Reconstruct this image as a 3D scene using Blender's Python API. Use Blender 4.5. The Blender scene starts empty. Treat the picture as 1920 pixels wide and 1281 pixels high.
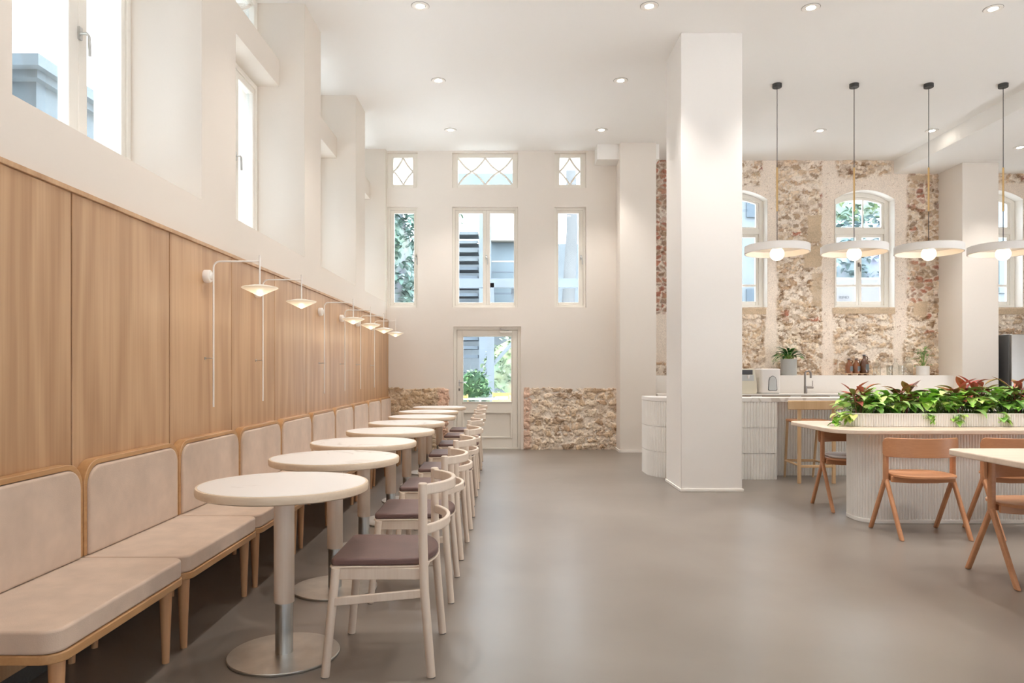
import bpy, math, random
import numpy as np
from mathutils import Vector, Matrix
PI = math.pi
S = bpy.context.scene
COL = S.collection

# ---------------------------------------------------------------- camera, light, exposure
cam_d = bpy.data.cameras.new('camera'); cam = bpy.data.objects.new('camera', cam_d); COL.objects.link(cam)
cam.location = (0, 0, 1.24); cam.rotation_euler = (PI/2, 0, 0)
cam_d.sensor_width = 36; cam_d.lens = 36*1350/1920
cam_d.shift_x = 5/1920; cam_d.shift_y = 55.5/1920
cam_d.clip_start = 0.05; cam_d.clip_end = 300
S.camera = cam
S.view_settings.view_transform = 'Standard'; S.view_settings.look = 'None'
S.view_settings.gamma = 1; S.view_settings.use_curve_mapping = False
S.view_settings.exposure = 2.18
W = bpy.data.worlds.new('overcast_sky'); S.world = W; W.use_nodes = True
W.node_tree.nodes['Background'].inputs[0].default_value = (0.89, 0.955, 1.04, 1)
_n = W.node_tree.nodes; _l = W.node_tree.links     # overcast sky: the zenith is three times as bright as the horizon
_tc = _n.new('ShaderNodeTexCoord'); _sp = _n.new('ShaderNodeSeparateXYZ'); _l.new(_tc.outputs['Generated'], _sp.inputs[0])
_mr = _n.new('ShaderNodeMapRange'); _mr.inputs[1].default_value = 0; _mr.inputs[2].default_value = 1
_mr.inputs[3].default_value = 1.4; _mr.inputs[4].default_value = 5.2; _l.new(_sp.outputs[2], _mr.inputs[0]); _l.new(_mr.outputs[0], _n['Background'].inputs[1])
S.cycles.max_bounces = 12; S.cycles.diffuse_bounces = 8; S.cycles.transparent_max_bounces = 16
S.cycles.sample_clamp_indirect = 6; S.cycles.caustics_reflective = False; S.cycles.caustics_refractive = False
def portal(loc, rot, sx, sy):
    d = bpy.data.lights.new('window_daylight', 'AREA'); d.shape = 'RECTANGLE'; d.size = sx; d.size_y = sy
    d.cycles.is_portal = True
    o = bpy.data.objects.new('window_daylight', d); o.location = loc; o.rotation_euler = rot; COL.objects.link(o)
CEIL = 4.725; LOW = 4.505
WX = -1.94; RX = -2.385            # left wall face, left window plane
FY = 11.39; SY = 11.91             # far wall face, stone wall face
OPEN = [(-1.77, -0.04), (0.52, 2.25), (2.81, 4.54), (5.105, 6.82), (7.41, 9.10), (9.68, 11.29)]
for a, b in OPEN:
    portal((RX-0.15, (a+b)/2, 3.5), (0, -PI/2, 0), 2.4, b-a)
for x0, x1 in ((-1.93, -1.45), (-.9, .135), (.71, 1.215)):
    portal(((x0+x1)/2, FY+.3, 3.4), (-PI/2, 0, 0), x1-x0, 2.4)
portal((-.35, FY+.3, 1.3), (-PI/2, 0, 0), .8, 1.2)
for x0 in (3.19, 5.38, 7.48):
    portal((x0+.49, SY+.5, 3.25), (-PI/2, 0, 0), 1, 1.9)
portal((3.65, -3.15, 1.15), (PI/2, 0, 0), 10.2, 2.2)
portal((9.35, 3.4, 1.15), (0, PI/2, 0), 2.2, 10.0)

# ---------------------------------------------------------------- helpers
def tag(o, label=None, cat=None, group=None, kind=None):
    if label: o['label'] = label
    if cat: o['category'] = cat
    if group: o['group'] = group
    if kind: o['kind'] = kind
    return o
class MB:
    def __init__(s): s.v = []; s.f = []; s.c = []
    def quadbox(s, pts):
        b = len(s.v); s.v += [tuple(p) for p in pts]
        for q in ((0,3,2,1),(4,5,6,7),(0,1,5,4),(1,2,6,5),(2,3,7,6),(3,0,4,7)): s.f.append(tuple(b+i for i in q))
        return s
    def box(s, x0, x1, y0, y1, z0, z1):
        return s.quadbox([(x0,y0,z0),(x1,y0,z0),(x1,y1,z0),(x0,y1,z0),(x0,y0,z1),(x1,y0,z1),(x1,y1,z1),(x0,y1,z1)])
    def mbox(s, m, u0, u1, z0, z1, d0, d1):
        p = [m(u0,z0,d0),m(u1,z0,d0),m(u1,z0,d1),m(u0,z0,d1),m(u0,z1,d0),m(u1,z1,d0),m(u1,z1,d1),m(u0,z1,d1)]
        return s.quadbox(p)
    def tube(s, pts, r, seg=12, cap=True):
        pts = [Vector(p) for p in pts]; n = len(pts)
        rs = r if isinstance(r, (list, tuple)) else [r]*n
        t0 = (pts[1]-pts[0]).normalized()
        a = Vector((0,0,1)) if abs(t0.z) < .9 else Vector((1,0,0))
        u = t0.cross(a).normalized(); b0 = len(s.v)
        for i in range(n):
            t = (pts[min(i+1,n-1)]-pts[max(i-1,0)]).normalized()
            u = (u - t*u.dot(t)).normalized(); w = t.cross(u)
            for k in range(seg):
                an = 2*PI*k/seg
                s.v.append(tuple(pts[i] + (u*math.cos(an)+w*math.sin(an))*rs[i]))
        for i in range(n-1):
            for k in range(seg):
                k2 = (k+1) % seg
                s.f.append((b0+i*seg+k, b0+i*seg+k2, b0+(i+1)*seg+k2, b0+(i+1)*seg+k))
        if cap:
            s.f.append(tuple(b0+k for k in reversed(range(seg))))
            s.f.append(tuple(b0+(n-1)*seg+k for k in range(seg)))
        return s
    def lathe(s, prof, seg=48, c=(0,0,0), m=None):
        b0 = len(s.v); n = len(prof)
        for r, z in prof:
            for k in range(seg):
                an = 2*PI*k/seg
                p = (r*math.cos(an), r*math.sin(an), z)
                if m: p = m(*p)
                s.v.append((c[0]+p[0], c[1]+p[1], c[2]+p[2]))
        for i in range(n-1):
            for k in range(seg):
                k2 = (k+1) % seg
                s.f.append((b0+i*seg+k, b0+i*seg+k2, b0+(i+1)*seg+k2, b0+(i+1)*seg+k))
        if prof[0][0] > 1e-4: s.f.append(tuple(b0+k for k in reversed(range(seg))))
        if prof[-1][0] > 1e-4: s.f.append(tuple(b0+(n-1)*seg+k for k in range(seg)))
        return s
    def prism(s, poly, z0, z1, m=None):
        m = m or (lambda x, y, z: (x, y, z))
        b = len(s.v); n = len(poly)
        s.v += [tuple(m(x, y, z0)) for x, y in poly] + [tuple(m(x, y, z1)) for x, y in poly]
        s.f.append(tuple(b+i for i in reversed(range(n)))); s.f.append(tuple(b+n+i for i in range(n)))
        for i in range(n):
            j = (i+1) % n; s.f.append((b+i, b+j, b+n+j, b+n+i))
        return s
    def band(s, path, z0, z1, t, m=None, round_top=0.0):
        """open 2-D path given thickness t, extruded z0..z1"""
        m = m or (lambda x, y, z: (x, y, z))
        L, R = offset(path, t/2), offset(path, -t/2)
        return s.prism(L + R[::-1], z0, z1, m)
    def strip(s, path, zs, m=None, closed=False):
        """single skin extruded along z levels"""
        m = m or (lambda x, y, z: (x, y, z)); b = len(s.v); n = len(path)
        for z in zs: s.v += [tuple(m(x, y, z)) for x, y in path]
        for k in range(len(zs)-1):
            for i in range(n if closed else n-1):
                j = (i+1) % n
                s.f.append((b+k*n+i, b+k*n+j, b+(k+1)*n+j, b+(k+1)*n+i))
        return s
def offset(path, d):
    out = []
    for i, (x, y) in enumerate(path):
        x0, y0 = path[max(i-1, 0)]; x1, y1 = path[min(i+1, len(path)-1)]
        l = math.hypot(x1-x0, y1-y0) or 1
        out.append((x-(y1-y0)/l*d, y+(x1-x0)/l*d))
    return out
def obj(name, mb, mat, parent=None, loc=None, bevel=0, seg=2, smooth=True, sub=0, fix=True):
    me = bpy.data.meshes.new(name); me.from_pydata(mb.v, [], mb.f)
    if mb.c:
        ca = me.color_attributes.new('Col', 'FLOAT_COLOR', 'POINT')
        arr = np.ones((len(mb.v), 4), dtype=np.float32); arr[:, :3] = np.array(mb.c, dtype=np.float32)
        ca.data.foreach_set('color', arr.ravel())
    me.materials.append(mat)
    if smooth:
        me.shade_smooth(); me.set_sharp_from_angle(angle=math.radians(38))
    o = bpy.data.objects.new(name, me); COL.objects.link(o)
    if loc: o.location = loc
    if parent: o.parent = parent
    if bevel:
        b = o.modifiers.new('bevel', 'BEVEL'); b.width = bevel; b.segments = seg; b.limit_method = 'ANGLE'; b.angle_limit = math.radians(40)
        b.harden_normals = False
    if sub:
        b = o.modifiers.new('sub', 'SUBSURF'); b.levels = sub; b.render_levels = sub
    return o
def thing(name, label, cat, loc=(0,0,0), rz=0, group=None):
    o = bpy.data.objects.new(name, None); o.empty_display_size = .1; COL.objects.link(o)
    o.location = loc; o.rotation_euler = (0, 0, rz); return tag(o, label, cat, group)
def struct(name, mb=None, mat=None, **k):
    if mb is None:
        o = bpy.data.objects.new(name, None); COL.objects.link(o)
    else: o = obj(name, mb, mat, **k)
    o['kind'] = 'structure'; return o
def dup(root, loc, rz=None, label=None):
    kids = {}
    for o in list(COL.objects):
        if o.parent: kids.setdefault(o.parent.name, []).append(o)
    def cp(o, par):
        c = o.copy(); COL.objects.link(c)
        if par: c.parent = par
        for ch in kids.get(o.name, []): cp(ch, c)
        return c
    c = cp(root, None); c.location = loc
    if rz is not None: c.rotation_euler = (0, 0, rz)
    if label: c['label'] = label
    return c
def rrect(x0, x1, y0, y1, r, seg=8):
    rs = r if isinstance(r, (list, tuple)) else (r,)*4     # corners: x0y0, x1y0, x1y1, x0y1
    P = []
    for (cx, cy, sx, sy, a0), rr in zip(((x0,y0,1,1,PI),(x1,y0,-1,1,1.5*PI),(x1,y1,-1,-1,0),(x0,y1,1,-1,.5*PI)), rs):
        if rr < 1e-4: P.append((cx, cy)); continue
        for k in range(seg+1):
            a = a0+k*PI/2/seg
            P.append((cx+sx*rr+rr*math.cos(a), cy+sy*rr+rr*math.sin(a)))
    return P
def arc3(p0, pm, p1, n=24):
    """circle arc through three 2-D points"""
    ax, ay = p0; bx, by = pm; cx, cy = p1
    d = 2*(ax*(by-cy)+bx*(cy-ay)+cx*(ay-by))
    ux = ((ax*ax+ay*ay)*(by-cy)+(bx*bx+by*by)*(cy-ay)+(cx*cx+cy*cy)*(ay-by))/d
    uy = ((ax*ax+ay*ay)*(cx-bx)+(bx*bx+by*by)*(ax-cx)+(cx*cx+cy*cy)*(bx-ax))/d
    r = math.hypot(ax-ux, ay-uy)
    a0 = math.atan2(ay-uy, ax-ux); am = math.atan2(by-uy, bx-ux); a1 = math.atan2(cy-uy, cx-ux)
    def un(a, ref):
        while a-ref > PI: a -= 2*PI
        while a-ref < -PI: a += 2*PI
        return a
    am = un(am, a0); a1 = un(a1, am)
    return [(ux+r*math.cos(a0+(a1-a0)*i/n), uy+r*math.sin(a0+(a1-a0)*i/n)) for i in range(n+1)]

# ---------------------------------------------------------------- materials
MATS = {}
def mat(name, col, rough=.5, metal=0, spec=.5, bump=0, bscale=60, var=0, vscale=4, emit=None, estr=0, coat=0, sheen=0, stretch=None):
    m = bpy.data.materials.new(name); m.use_nodes = True; nt = m.node_tree; N = nt.nodes; L = nt.links
    p = N['Principled BSDF']; p.inputs['Base Color'].default_value = (*col, 1)
    p.inputs['Roughness'].default_value = rough; p.inputs['Metallic'].default_value = metal
    p.inputs['Specular IOR Level'].default_value = spec
    if coat: p.inputs['Coat Weight'].default_value = coat; p.inputs['Coat Roughness'].default_value = .2
    if sheen: p.inputs['Sheen Weight'].default_value = sheen
    if emit: p.inputs['Emission Color'].default_value = (*emit, 1); p.inputs['Emission Strength'].default_value = estr
    tc = N.new('ShaderNodeTexCoord'); src = tc.outputs['Object']
    if stretch:
        mp = N.new('ShaderNodeMapping'); mp.inputs['Scale'].default_value = stretch; L.new(src, mp.inputs[0]); src = mp.outputs[0]
    if var:
        n = N.new('ShaderNodeTexNoise'); n.inputs['Scale'].default_value = vscale; n.inputs['Detail'].default_value = 6; L.new(src, n.inputs['Vector'])
        r = N.new('ShaderNodeValToRGB'); L.new(n.outputs[0], r.inputs[0])
        r.color_ramp.elements[0].position = .3; r.color_ramp.elements[1].position = .7
        r.color_ramp.elements[0].color = (*[c*(1-var) for c in col], 1); r.color_ramp.elements[1].color = (*[min(1, c*(1+var)) for c in col], 1)
        L.new(r.outputs[0], p.inputs['Base Color'])
    if bump:
        n = N.new('ShaderNodeTexNoise'); n.inputs['Scale'].default_value = bscale; n.inputs['Detail'].default_value = 5; L.new(src, n.inputs['Vector'])
        b = N.new('ShaderNodeBump'); b.inputs['Strength'].default_value = bump; b.inputs['Distance'].default_value = .01
        L.new(n.outputs[0], b.inputs['Height']); L.new(b.outputs[0], p.inputs['Normal'])
    MATS[name] = m; return m
def wood(name, c1, c2, rough=.45, axis=2, k=1.0, rand=True, ring=9.0, contrast=1.0, rk=.06):
    m = bpy.data.materials.new(name); m.use_nodes = True; nt = m.node_tree; N = nt.nodes; L = nt.links
    p = N['Principled BSDF']; p.inputs['Roughness'].default_value = rough
    tc = N.new('ShaderNodeTexCoord'); src = tc.outputs['Object']
    if rand:
        oi = N.new('ShaderNodeObjectInfo'); mu = N.new('ShaderNodeMath'); mu.operation = 'MULTIPLY'; mu.inputs[1].default_value = 37
        L.new(oi.outputs['Random'], mu.inputs[0]); ad = N.new('ShaderNodeVectorMath'); ad.operation = 'ADD'
        L.new(src, ad.inputs[0]); L.new(mu.outputs[0], ad.inputs[1]); src = ad.outputs[0]
    def mapped(sc):
        mp = N.new('ShaderNodeMapping'); mp.inputs['Scale'].default_value = sc; L.new(src, mp.inputs[0]); return mp.outputs[0]
    a = [3.2*k]*3; a[axis] = .35*k
    n1 = N.new('ShaderNodeTexNoise'); n1.inputs['Scale'].default_value = 1; n1.inputs['Detail'].default_value = 2; L.new(mapped(a), n1.inputs['Vector'])
    mm = N.new('ShaderNodeMath'); mm.operation = 'MULTIPLY'; mm.inputs[1].default_value = ring*2*PI; L.new(n1.outputs[0], mm.inputs[0])
    sn = N.new('ShaderNodeMath'); sn.operation = 'SINE'; L.new(mm.outputs[0], sn.inputs[0])
    b = [70*k]*3; b[axis] = 1.6*k
    n2 = N.new('ShaderNodeTexNoise'); n2.inputs['Scale'].default_value = 1; n2.inputs['Detail'].default_value = 4; L.new(mapped(b), n2.inputs['Vector'])
    c = [9*k]*3; c[axis] = .5*k
    n3 = N.new('ShaderNodeTexNoise'); n3.inputs['Scale'].default_value = 1; n3.inputs['Detail'].default_value = 3; L.new(mapped(c), n3.inputs['Vector'])
    s1 = N.new('ShaderNodeMath'); s1.operation = 'MULTIPLY_ADD'; s1.inputs[1].default_value = rk*contrast; s1.inputs[2].default_value = 0; L.new(sn.outputs[0], s1.inputs[0])
    s2 = N.new('ShaderNodeMath'); s2.operation = 'MULTIPLY_ADD'; s2.inputs[1].default_value = .42*contrast; L.new(n2.outputs[0], s2.inputs[0]); L.new(s1.outputs[0], s2.inputs[2])
    s3 = N.new('ShaderNodeMath'); s3.operation = 'MULTIPLY_ADD'; s3.inputs[1].default_value = .38*contrast; L.new(n3.outputs[0], s3.inputs[0]); L.new(s2.outputs[0], s3.inputs[2])
    r = N.new('ShaderNodeValToRGB'); r.color_ramp.elements[0].position = .40*contrast-.27; r.color_ramp.elements[1].position = .40*contrast+.27
    r.color_ramp.elements[0].color = (*c1, 1); r.color_ramp.elements[1].color = (*c2, 1)
    L.new(s3.outputs[0], r.inputs[0]); L.new(r.outputs[0], p.inputs['Base Color'])
    bp = N.new('ShaderNodeBump'); bp.inputs['Strength'].default_value = .08; bp.inputs['Distance'].default_value = .003
    L.new(n2.outputs[0], bp.inputs['Height']); L.new(bp.outputs[0], p.inputs['Normal'])
    MATS[name] = m; return m
def vcol(name, rough=.5, noise=.15, nscale=60, bump=.3, spec=.3, trans=0, variegate=0):
    m = bpy.data.materials.new(name); m.use_nodes = True; nt = m.node_tree; N = nt.nodes; L = nt.links
    p = N['Principled BSDF']; p.inputs['Roughness'].default_value = rough; p.inputs['Specular IOR Level'].default_value = spec
    at = N.new('ShaderNodeAttribute'); at.attribute_name = 'Col'
    tc = N.new('ShaderNodeTexCoord'); n = N.new('ShaderNodeTexNoise'); n.inputs['Scale'].default_value = nscale; n.inputs['Detail'].default_value = 6
    L.new(tc.outputs['Object'], n.inputs['Vector'])
    mr = N.new('ShaderNodeMapRange'); mr.inputs[1].default_value = .25; mr.inputs[2].default_value = .75
    mr.inputs[3].default_value = 1-noise; mr.inputs[4].default_value = 1+noise; L.new(n.outputs[0], mr.inputs[0])
    vm = N.new('ShaderNodeVectorMath'); vm.operation = 'SCALE'; L.new(at.outputs['Color'], vm.inputs[0]); L.new(mr.outputs[0], vm.inputs['Scale'])
    out = vm.outputs[0]
    if variegate:
        n2 = N.new('ShaderNodeTexNoise'); n2.inputs['Scale'].default_value = 28; n2.inputs['Detail'].default_value = 3; L.new(tc.outputs['Object'], n2.inputs['Vector'])
        rr = N.new('ShaderNodeValToRGB'); rr.color_ramp.elements[0].position = .55; rr.color_ramp.elements[1].position = .66; L.new(n2.outputs[0], rr.inputs[0])
        mf = N.new('ShaderNodeMath'); mf.operation = 'MULTIPLY'; mf.inputs[1].default_value = variegate; L.new(rr.outputs[0], mf.inputs[0])
        mx = N.new('ShaderNodeMix'); mx.data_type = 'RGBA'; L.new(mf.outputs[0], mx.inputs[0]); L.new(out, mx.inputs[6]); mx.inputs[7].default_value = (.72, .76, .34, 1)
        out = mx.outputs[2]
    L.new(out, p.inputs['Base Color'])
    if bump:
        b = N.new('ShaderNodeBump'); b.inputs['Strength'].default_value = bump; b.inputs['Distance'].default_value = .01
        L.new(n.outputs[0], b.inputs['Height']); L.new(b.outputs[0], p.inputs['Normal'])
    MATS[name] = m; return m
def thin_glass(name, tint, refl=.06, rough=0.0):
    m = bpy.data.materials.new(name); m.use_nodes = True; nt = m.node_tree; N = nt.nodes; L = nt.links
    N.remove(N['Principled BSDF']); t = N.new('ShaderNodeBsdfTransparent'); t.inputs[0].default_value = (*tint, 1)
    g = N.new('ShaderNodeBsdfGlossy'); g.inputs['Roughness'].default_value = rough
    x = N.new('ShaderNodeMixShader'); lw = N.new('ShaderNodeLayerWeight'); lw.inputs[0].default_value = .15
    ml = N.new('ShaderNodeMath'); ml.operation = 'MULTIPLY_ADD'; ml.inputs[1].default_value = .5; ml.inputs[2].default_value = refl*.4; L.new(lw.outputs['Fresnel'], ml.inputs[0])
    L.new(ml.outputs[0], x.inputs[0]); L.new(t.outputs[0], x.inputs[1]); L.new(g.outputs[0], x.inputs[2]); L.new(x.outputs[0], N['Material Output'].inputs[0])
    MATS[name] = m; return m

M_wall = mat('wall_paint', (.815, .76, .70), .75, spec=.2, bump=.06, bscale=25)
M_white = mat('white_plaster', (.83, .80, .765), .7, spec=.2, bump=.05, bscale=25)
M_ceil = mat('ceiling_paint', (.87, .85, .82), .8, spec=.2)
M_frame = mat('window_paint', (.83, .79, .72), .4)
M_trimw = mat('white_trim', (.85, .81, .76), .45)
M_glass = thin_glass('window_glass', (.95, .975, .98))
M_panel = wood('oak_panel', (.39, .215, .105), (.59, .37, .205), .42, contrast=1.0, ring=5, rk=.13)
M_bench = wood('bench_oak', (.43, .225, .09), (.60, .35, .16), .4, axis=1, k=1.4)
M_bleg = wood('bench_leg_beech', (.50, .26, .12), (.66, .38, .20), .4, axis=2, k=1.6)
M_ash = wood('bleached_ash', (.66, .53, .42), (.80, .69, .58), .42, axis=2, k=1.5, ring=5, contrast=.9)
M_edge = wood('ash_edge', (.66, .52, .38), (.78, .65, .50), .45, axis=0, k=1.5, ring=5)
M_beech = wood('orange_beech', (.44, .19, .085), (.60, .30, .15), .38, axis=0, k=1.2, ring=4, contrast=.9)
M_stool = wood('pale_oak', (.56, .36, .19), (.70, .49, .29), .4, axis=2, k=1.4, ring=4)
M_ttop = wood('island_oak', (.66, .52, .40), (.80, .68, .56), .4, axis=0, k=1.0, ring=5)
M_cab = wood('cabinet_oak', (.36, .21, .12), (.48, .30, .18), .5, axis=0)
M_velvet = mat('beige_suede', (.60, .46, .355), .85, spec=.2, bump=.12, bscale=250, var=.10, vscale=7, sheen=.25)
M_seat = mat('mauve_leather', (.155, .088, .076), .5, spec=.4, bump=.1, bscale=180, var=.08, vscale=10)
M_cushion = mat('white_cushion', (.78, .76, .76), .8, bump=.1, bscale=200)
M_steel = mat('brushed_steel', (.62, .63, .62), .28, metal=1, bump=.05, bscale=8, stretch=(30, 30, 1), var=.12, vscale=5)
M_base = mat('worn_steel', (.62, .61, .58), .36, metal=1, var=.12, vscale=9)
M_lampw = mat('lamp_white', (.80, .76, .71), .45)
M_pend = mat('pendant_white', (.80, .77, .74), .55)
M_black = mat('black_metal', (.04, .038, .035), .5)
M_brass = mat('brass', (.75, .52, .25), .3, metal=1)
M_bulb = mat('opal_bulb', (.95, .9, .8), .4, emit=(1, .72, .42), estr=2.2)
M_down = mat('downlight_diffuser', (.95, .92, .85), .4, emit=(1, .92, .80), estr=14)
M_tile = mat('white_fluted_tile', (.84, .82, .78), .38, var=.04, vscale=3, bump=.05, bscale=40)
M_marbw = None
M_soil = mat('soil', (.10, .065, .045), .95, bump=1, bscale=40)
M_stone = vcol('rubble_stone', .9, .16, 70, .5, .15)
M_leaf = vcol('pothos_leaf', .38, .12, 30, .1, .5, variegate=.55)
M_leaf2 = vcol('plain_leaf', .38, .12, 30, .1, .5)
M_grey = mat('grey_glaze', (.46, .47, .46), .5)
M_pot = mat('white_glaze', (.80, .77, .74), .35)
M_cream = mat('cream_plastic', (.72, .68, .56), .35)
M_wplast = mat('white_plastic', (.82, .79, .76), .3)
M_dplast = mat('dark_plastic', (.07, .07, .075), .3)
M_gplast = mat('grey_plastic', (.55, .57, .57), .35)
M_amber = mat('amber_glass', (.22, .07, .02), .08, spec=.8, coat=.5)
M_amberd = mat('amber_glass_dark', (.10, .035, .012), .1, spec=.8, coat=.5)
M_label = mat('grey_label', (.13, .15, .155), .5)
M_clear = thin_glass('clear_glass', (.93, .94, .93), .14)
M_gun = mat('gunmetal', (.27, .24, .22), .28, metal=1)
M_fr = mat('fridge_steel', (.55, .54, .52), .33, metal=1)
M_frd = mat('fridge_side', (.20, .20, .205), .4, metal=.5)
M_dark = mat('dark_skirting', (.07, .065, .06), .7, bump=.5, bscale=40)

def shade_mat():
    m = bpy.data.materials.new('ribbed_glass_shade'); m.use_nodes = True; nt = m.node_tree; N = nt.nodes; L = nt.links
    p = N['Principled BSDF']; p.inputs['Base Color'].default_value = (.46, .42, .36, 1); p.inputs['Roughness'].default_value = .3
    tc = N.new('ShaderNodeTexCoord'); sp = N.new('ShaderNodeSeparateXYZ'); L.new(tc.outputs['Object'], sp.inputs[0])
    # an LED sits at the tip: the glass glows most close to it
    mr = N.new('ShaderNodeMapRange'); mr.inputs[1].default_value = -.06; mr.inputs[2].default_value = .01; mr.inputs[3].default_value = .24; mr.inputs[4].default_value = .03
    L.new(sp.outputs[2], mr.inputs[0]); L.new(mr.outputs[0], p.inputs['Emission Strength']); p.inputs['Emission Color'].default_value = (1, .80, .55, 1)
    return m
M_shade = shade_mat()
def marble():
    m = bpy.data.materials.new('white_marble'); m.use_nodes = True; nt = m.node_tree; N = nt.nodes; L = nt.links
    p = N['Principled BSDF']; p.inputs['Roughness'].default_value = .3
    tc = N.new('ShaderNodeTexCoord'); oi = N.new('ShaderNodeObjectInfo'); ad = N.new('ShaderNodeVectorMath'); ad.operation = 'ADD'
    mu = N.new('ShaderNodeMath'); mu.operation = 'MULTIPLY'; mu.inputs[1].default_value = 19; L.new(oi.outputs['Random'], mu.inputs[0])
    L.new(tc.outputs['Object'], ad.inputs[0]); L.new(mu.outputs[0], ad.inputs[1])
    n = N.new('ShaderNodeTexNoise'); n.inputs['Scale'].default_value = 2.2; n.inputs['Detail'].default_value = 8; n.inputs['Distortion'].default_value = 1.4; L.new(ad.outputs[0], n.inputs['Vector'])
    s = N.new('ShaderNodeMath'); s.operation = 'SUBTRACT'; s.inputs[1].default_value = .5; L.new(n.outputs[0], s.inputs[0])
    a = N.new('ShaderNodeMath'); a.operation = 'ABSOLUTE'; L.new(s.outputs[0], a.inputs[0])
    n2 = N.new('ShaderNodeTexNoise'); n2.inputs['Scale'].default_value = 1.7; L.new(ad.outputs[0], n2.inputs['Vector'])
    r2 = N.new('ShaderNodeMapRange'); r2.inputs[1].default_value = .42; r2.inputs[2].default_value = .58; r2.inputs[3].default_value = 0; r2.inputs[4].default_value = .05; L.new(n2.outputs[0], r2.inputs[0])
    dv = N.new('ShaderNodeMath'); dv.operation = 'SUBTRACT'; L.new(r2.outputs[0], dv.inputs[0]); L.new(a.outputs[0], dv.inputs[1])
    r = N.new('ShaderNodeMapRange'); r.inputs[1].default_value = 0; r.inputs[2].default_value = .03; L.new(dv.outputs[0], r.inputs[0])
    mx = N.new('ShaderNodeMix'); mx.data_type = 'RGBA'; L.new(r.outputs[0], mx.inputs[0]); mx.inputs[6].default_value = (.80, .775, .75, 1); mx.inputs[7].default_value = (.60, .56, .52, 1)
    L.new(mx.outputs[2], p.inputs['Base Color']); return m
M_marble = marble()
def floor_mat():
    m = bpy.data.materials.new('polished_concrete'); m.use_nodes = True; nt = m.node_tree; N = nt.nodes; L = nt.links
    p = N['Principled BSDF']; p.inputs['Specular IOR Level'].default_value = .85
    tc = N.new('ShaderNodeTexCoord')
    n = N.new('ShaderNodeTexNoise'); n.inputs['Scale'].default_value = .9; n.inputs['Detail'].default_value = 4; n.inputs['Roughness'].default_value = .5; n.inputs['Distortion'].default_value = .3; L.new(tc.outputs['Object'], n.inputs['Vector'])
    r = N.new('ShaderNodeValToRGB'); e = r.color_ramp.elements; e[0].position = .3; e[1].position = .7
    e[0].color = (.172, .143, .119, 1); e[1].color = (.235, .203, .173, 1); L.new(n.outputs[0], r.inputs[0])
    L.new(r.outputs[0], p.inputs['Base Color'])
    n2 = N.new('ShaderNodeTexNoise'); n2.inputs['Scale'].default_value = 2; n2.inputs['Detail'].default_value = 3; L.new(tc.outputs['Object'], n2.inputs['Vector'])
    r2 = N.new('ShaderNodeMapRange'); r2.inputs[1].default_value = .3; r2.inputs[2].default_value = .7; r2.inputs[3].default_value = .22; r2.inputs[4].default_value = .38
    L.new(n2.outputs[0], r2.inputs[0]); p.inputs['Roughness'].default_value = .32
    b = N.new('ShaderNodeBump'); b.inputs['Strength'].default_value = .012; b.inputs['Distance'].default_value = .02; L.new(n2.outputs[0], b.inputs['Height']); return m
M_floor = floor_mat()

# ---------------------------------------------------------------- noise for the rubble walls
RT = np.random.RandomState(7).rand(4, 256, 256)
def vnoise(x, y, k=0):
    xi = np.floor(x).astype(int); yi = np.floor(y).astype(int); fx = x-xi; fy = y-yi
    fx = fx*fx*(3-2*fx); fy = fy*fy*(3-2*fy); T = RT[k]
    g = lambda a, b: T[a & 255, b & 255]
    return (g(xi, yi)*(1-fx)+g(xi+1, yi)*fx)*(1-fy)+(g(xi, yi+1)*(1-fx)+g(xi+1, yi+1)*fx)*fy
def fbm(x, y, k=0, o=4):
    s = 0; a = .5
    for i in range(o): s = s+a*vnoise(x*2**i+17*i, y*2**i+5*i, k); a *= .5
    return s/(1-.5**o)
def worley(x, y):
    xi = np.floor(x).astype(int); yi = np.floor(y).astype(int)
    f1 = np.full(x.shape, 9.); f2 = np.full(x.shape, 9.); idd = np.zeros(x.shape); id2 = np.zeros(x.shape)
    for dx in (-1, 0, 1):
        for dy in (-1, 0, 1):
            a = (xi+dx) & 255; b = (yi+dy) & 255
            px = xi+dx+.1+.8*RT[0][a, b]; py = yi+dy+.1+.8*RT[1][a, b]
            d = np.hypot(px-x, py-y); n = d < f1
            f2 = np.where(n, f1, np.minimum(f2, d)); idd = np.where(n, RT[2][a, b], idd); id2 = np.where(n, RT[3][a, b], id2); f1 = np.where(n, d, f1)
    return f1, f2, idd, id2
def ss(a, b, x):
    t = np.clip((x-a)/(b-a), 0, 1); return t*t*(3-2*t)
PAL = np.array([(.58,.43,.28),(.70,.56,.41),(.42,.29,.18),(.64,.49,.34),(.77,.66,.53),(.33,.23,.15),(.52,.35,.22),(.72,.60,.47)])
PAL_RED = np.array([(.42,.13,.07),(.52,.18,.10),(.38,.22,.15),(.46,.15,.08),(.44,.27,.18),(.50,.22,.13),(.40,.15,.10),(.40,.26,.19)])
PAL = np.minimum(PAL*1.12, .9); MORT = np.array((.90, .80, .69)); PLAS = np.array((.88, .77, .665))
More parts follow.
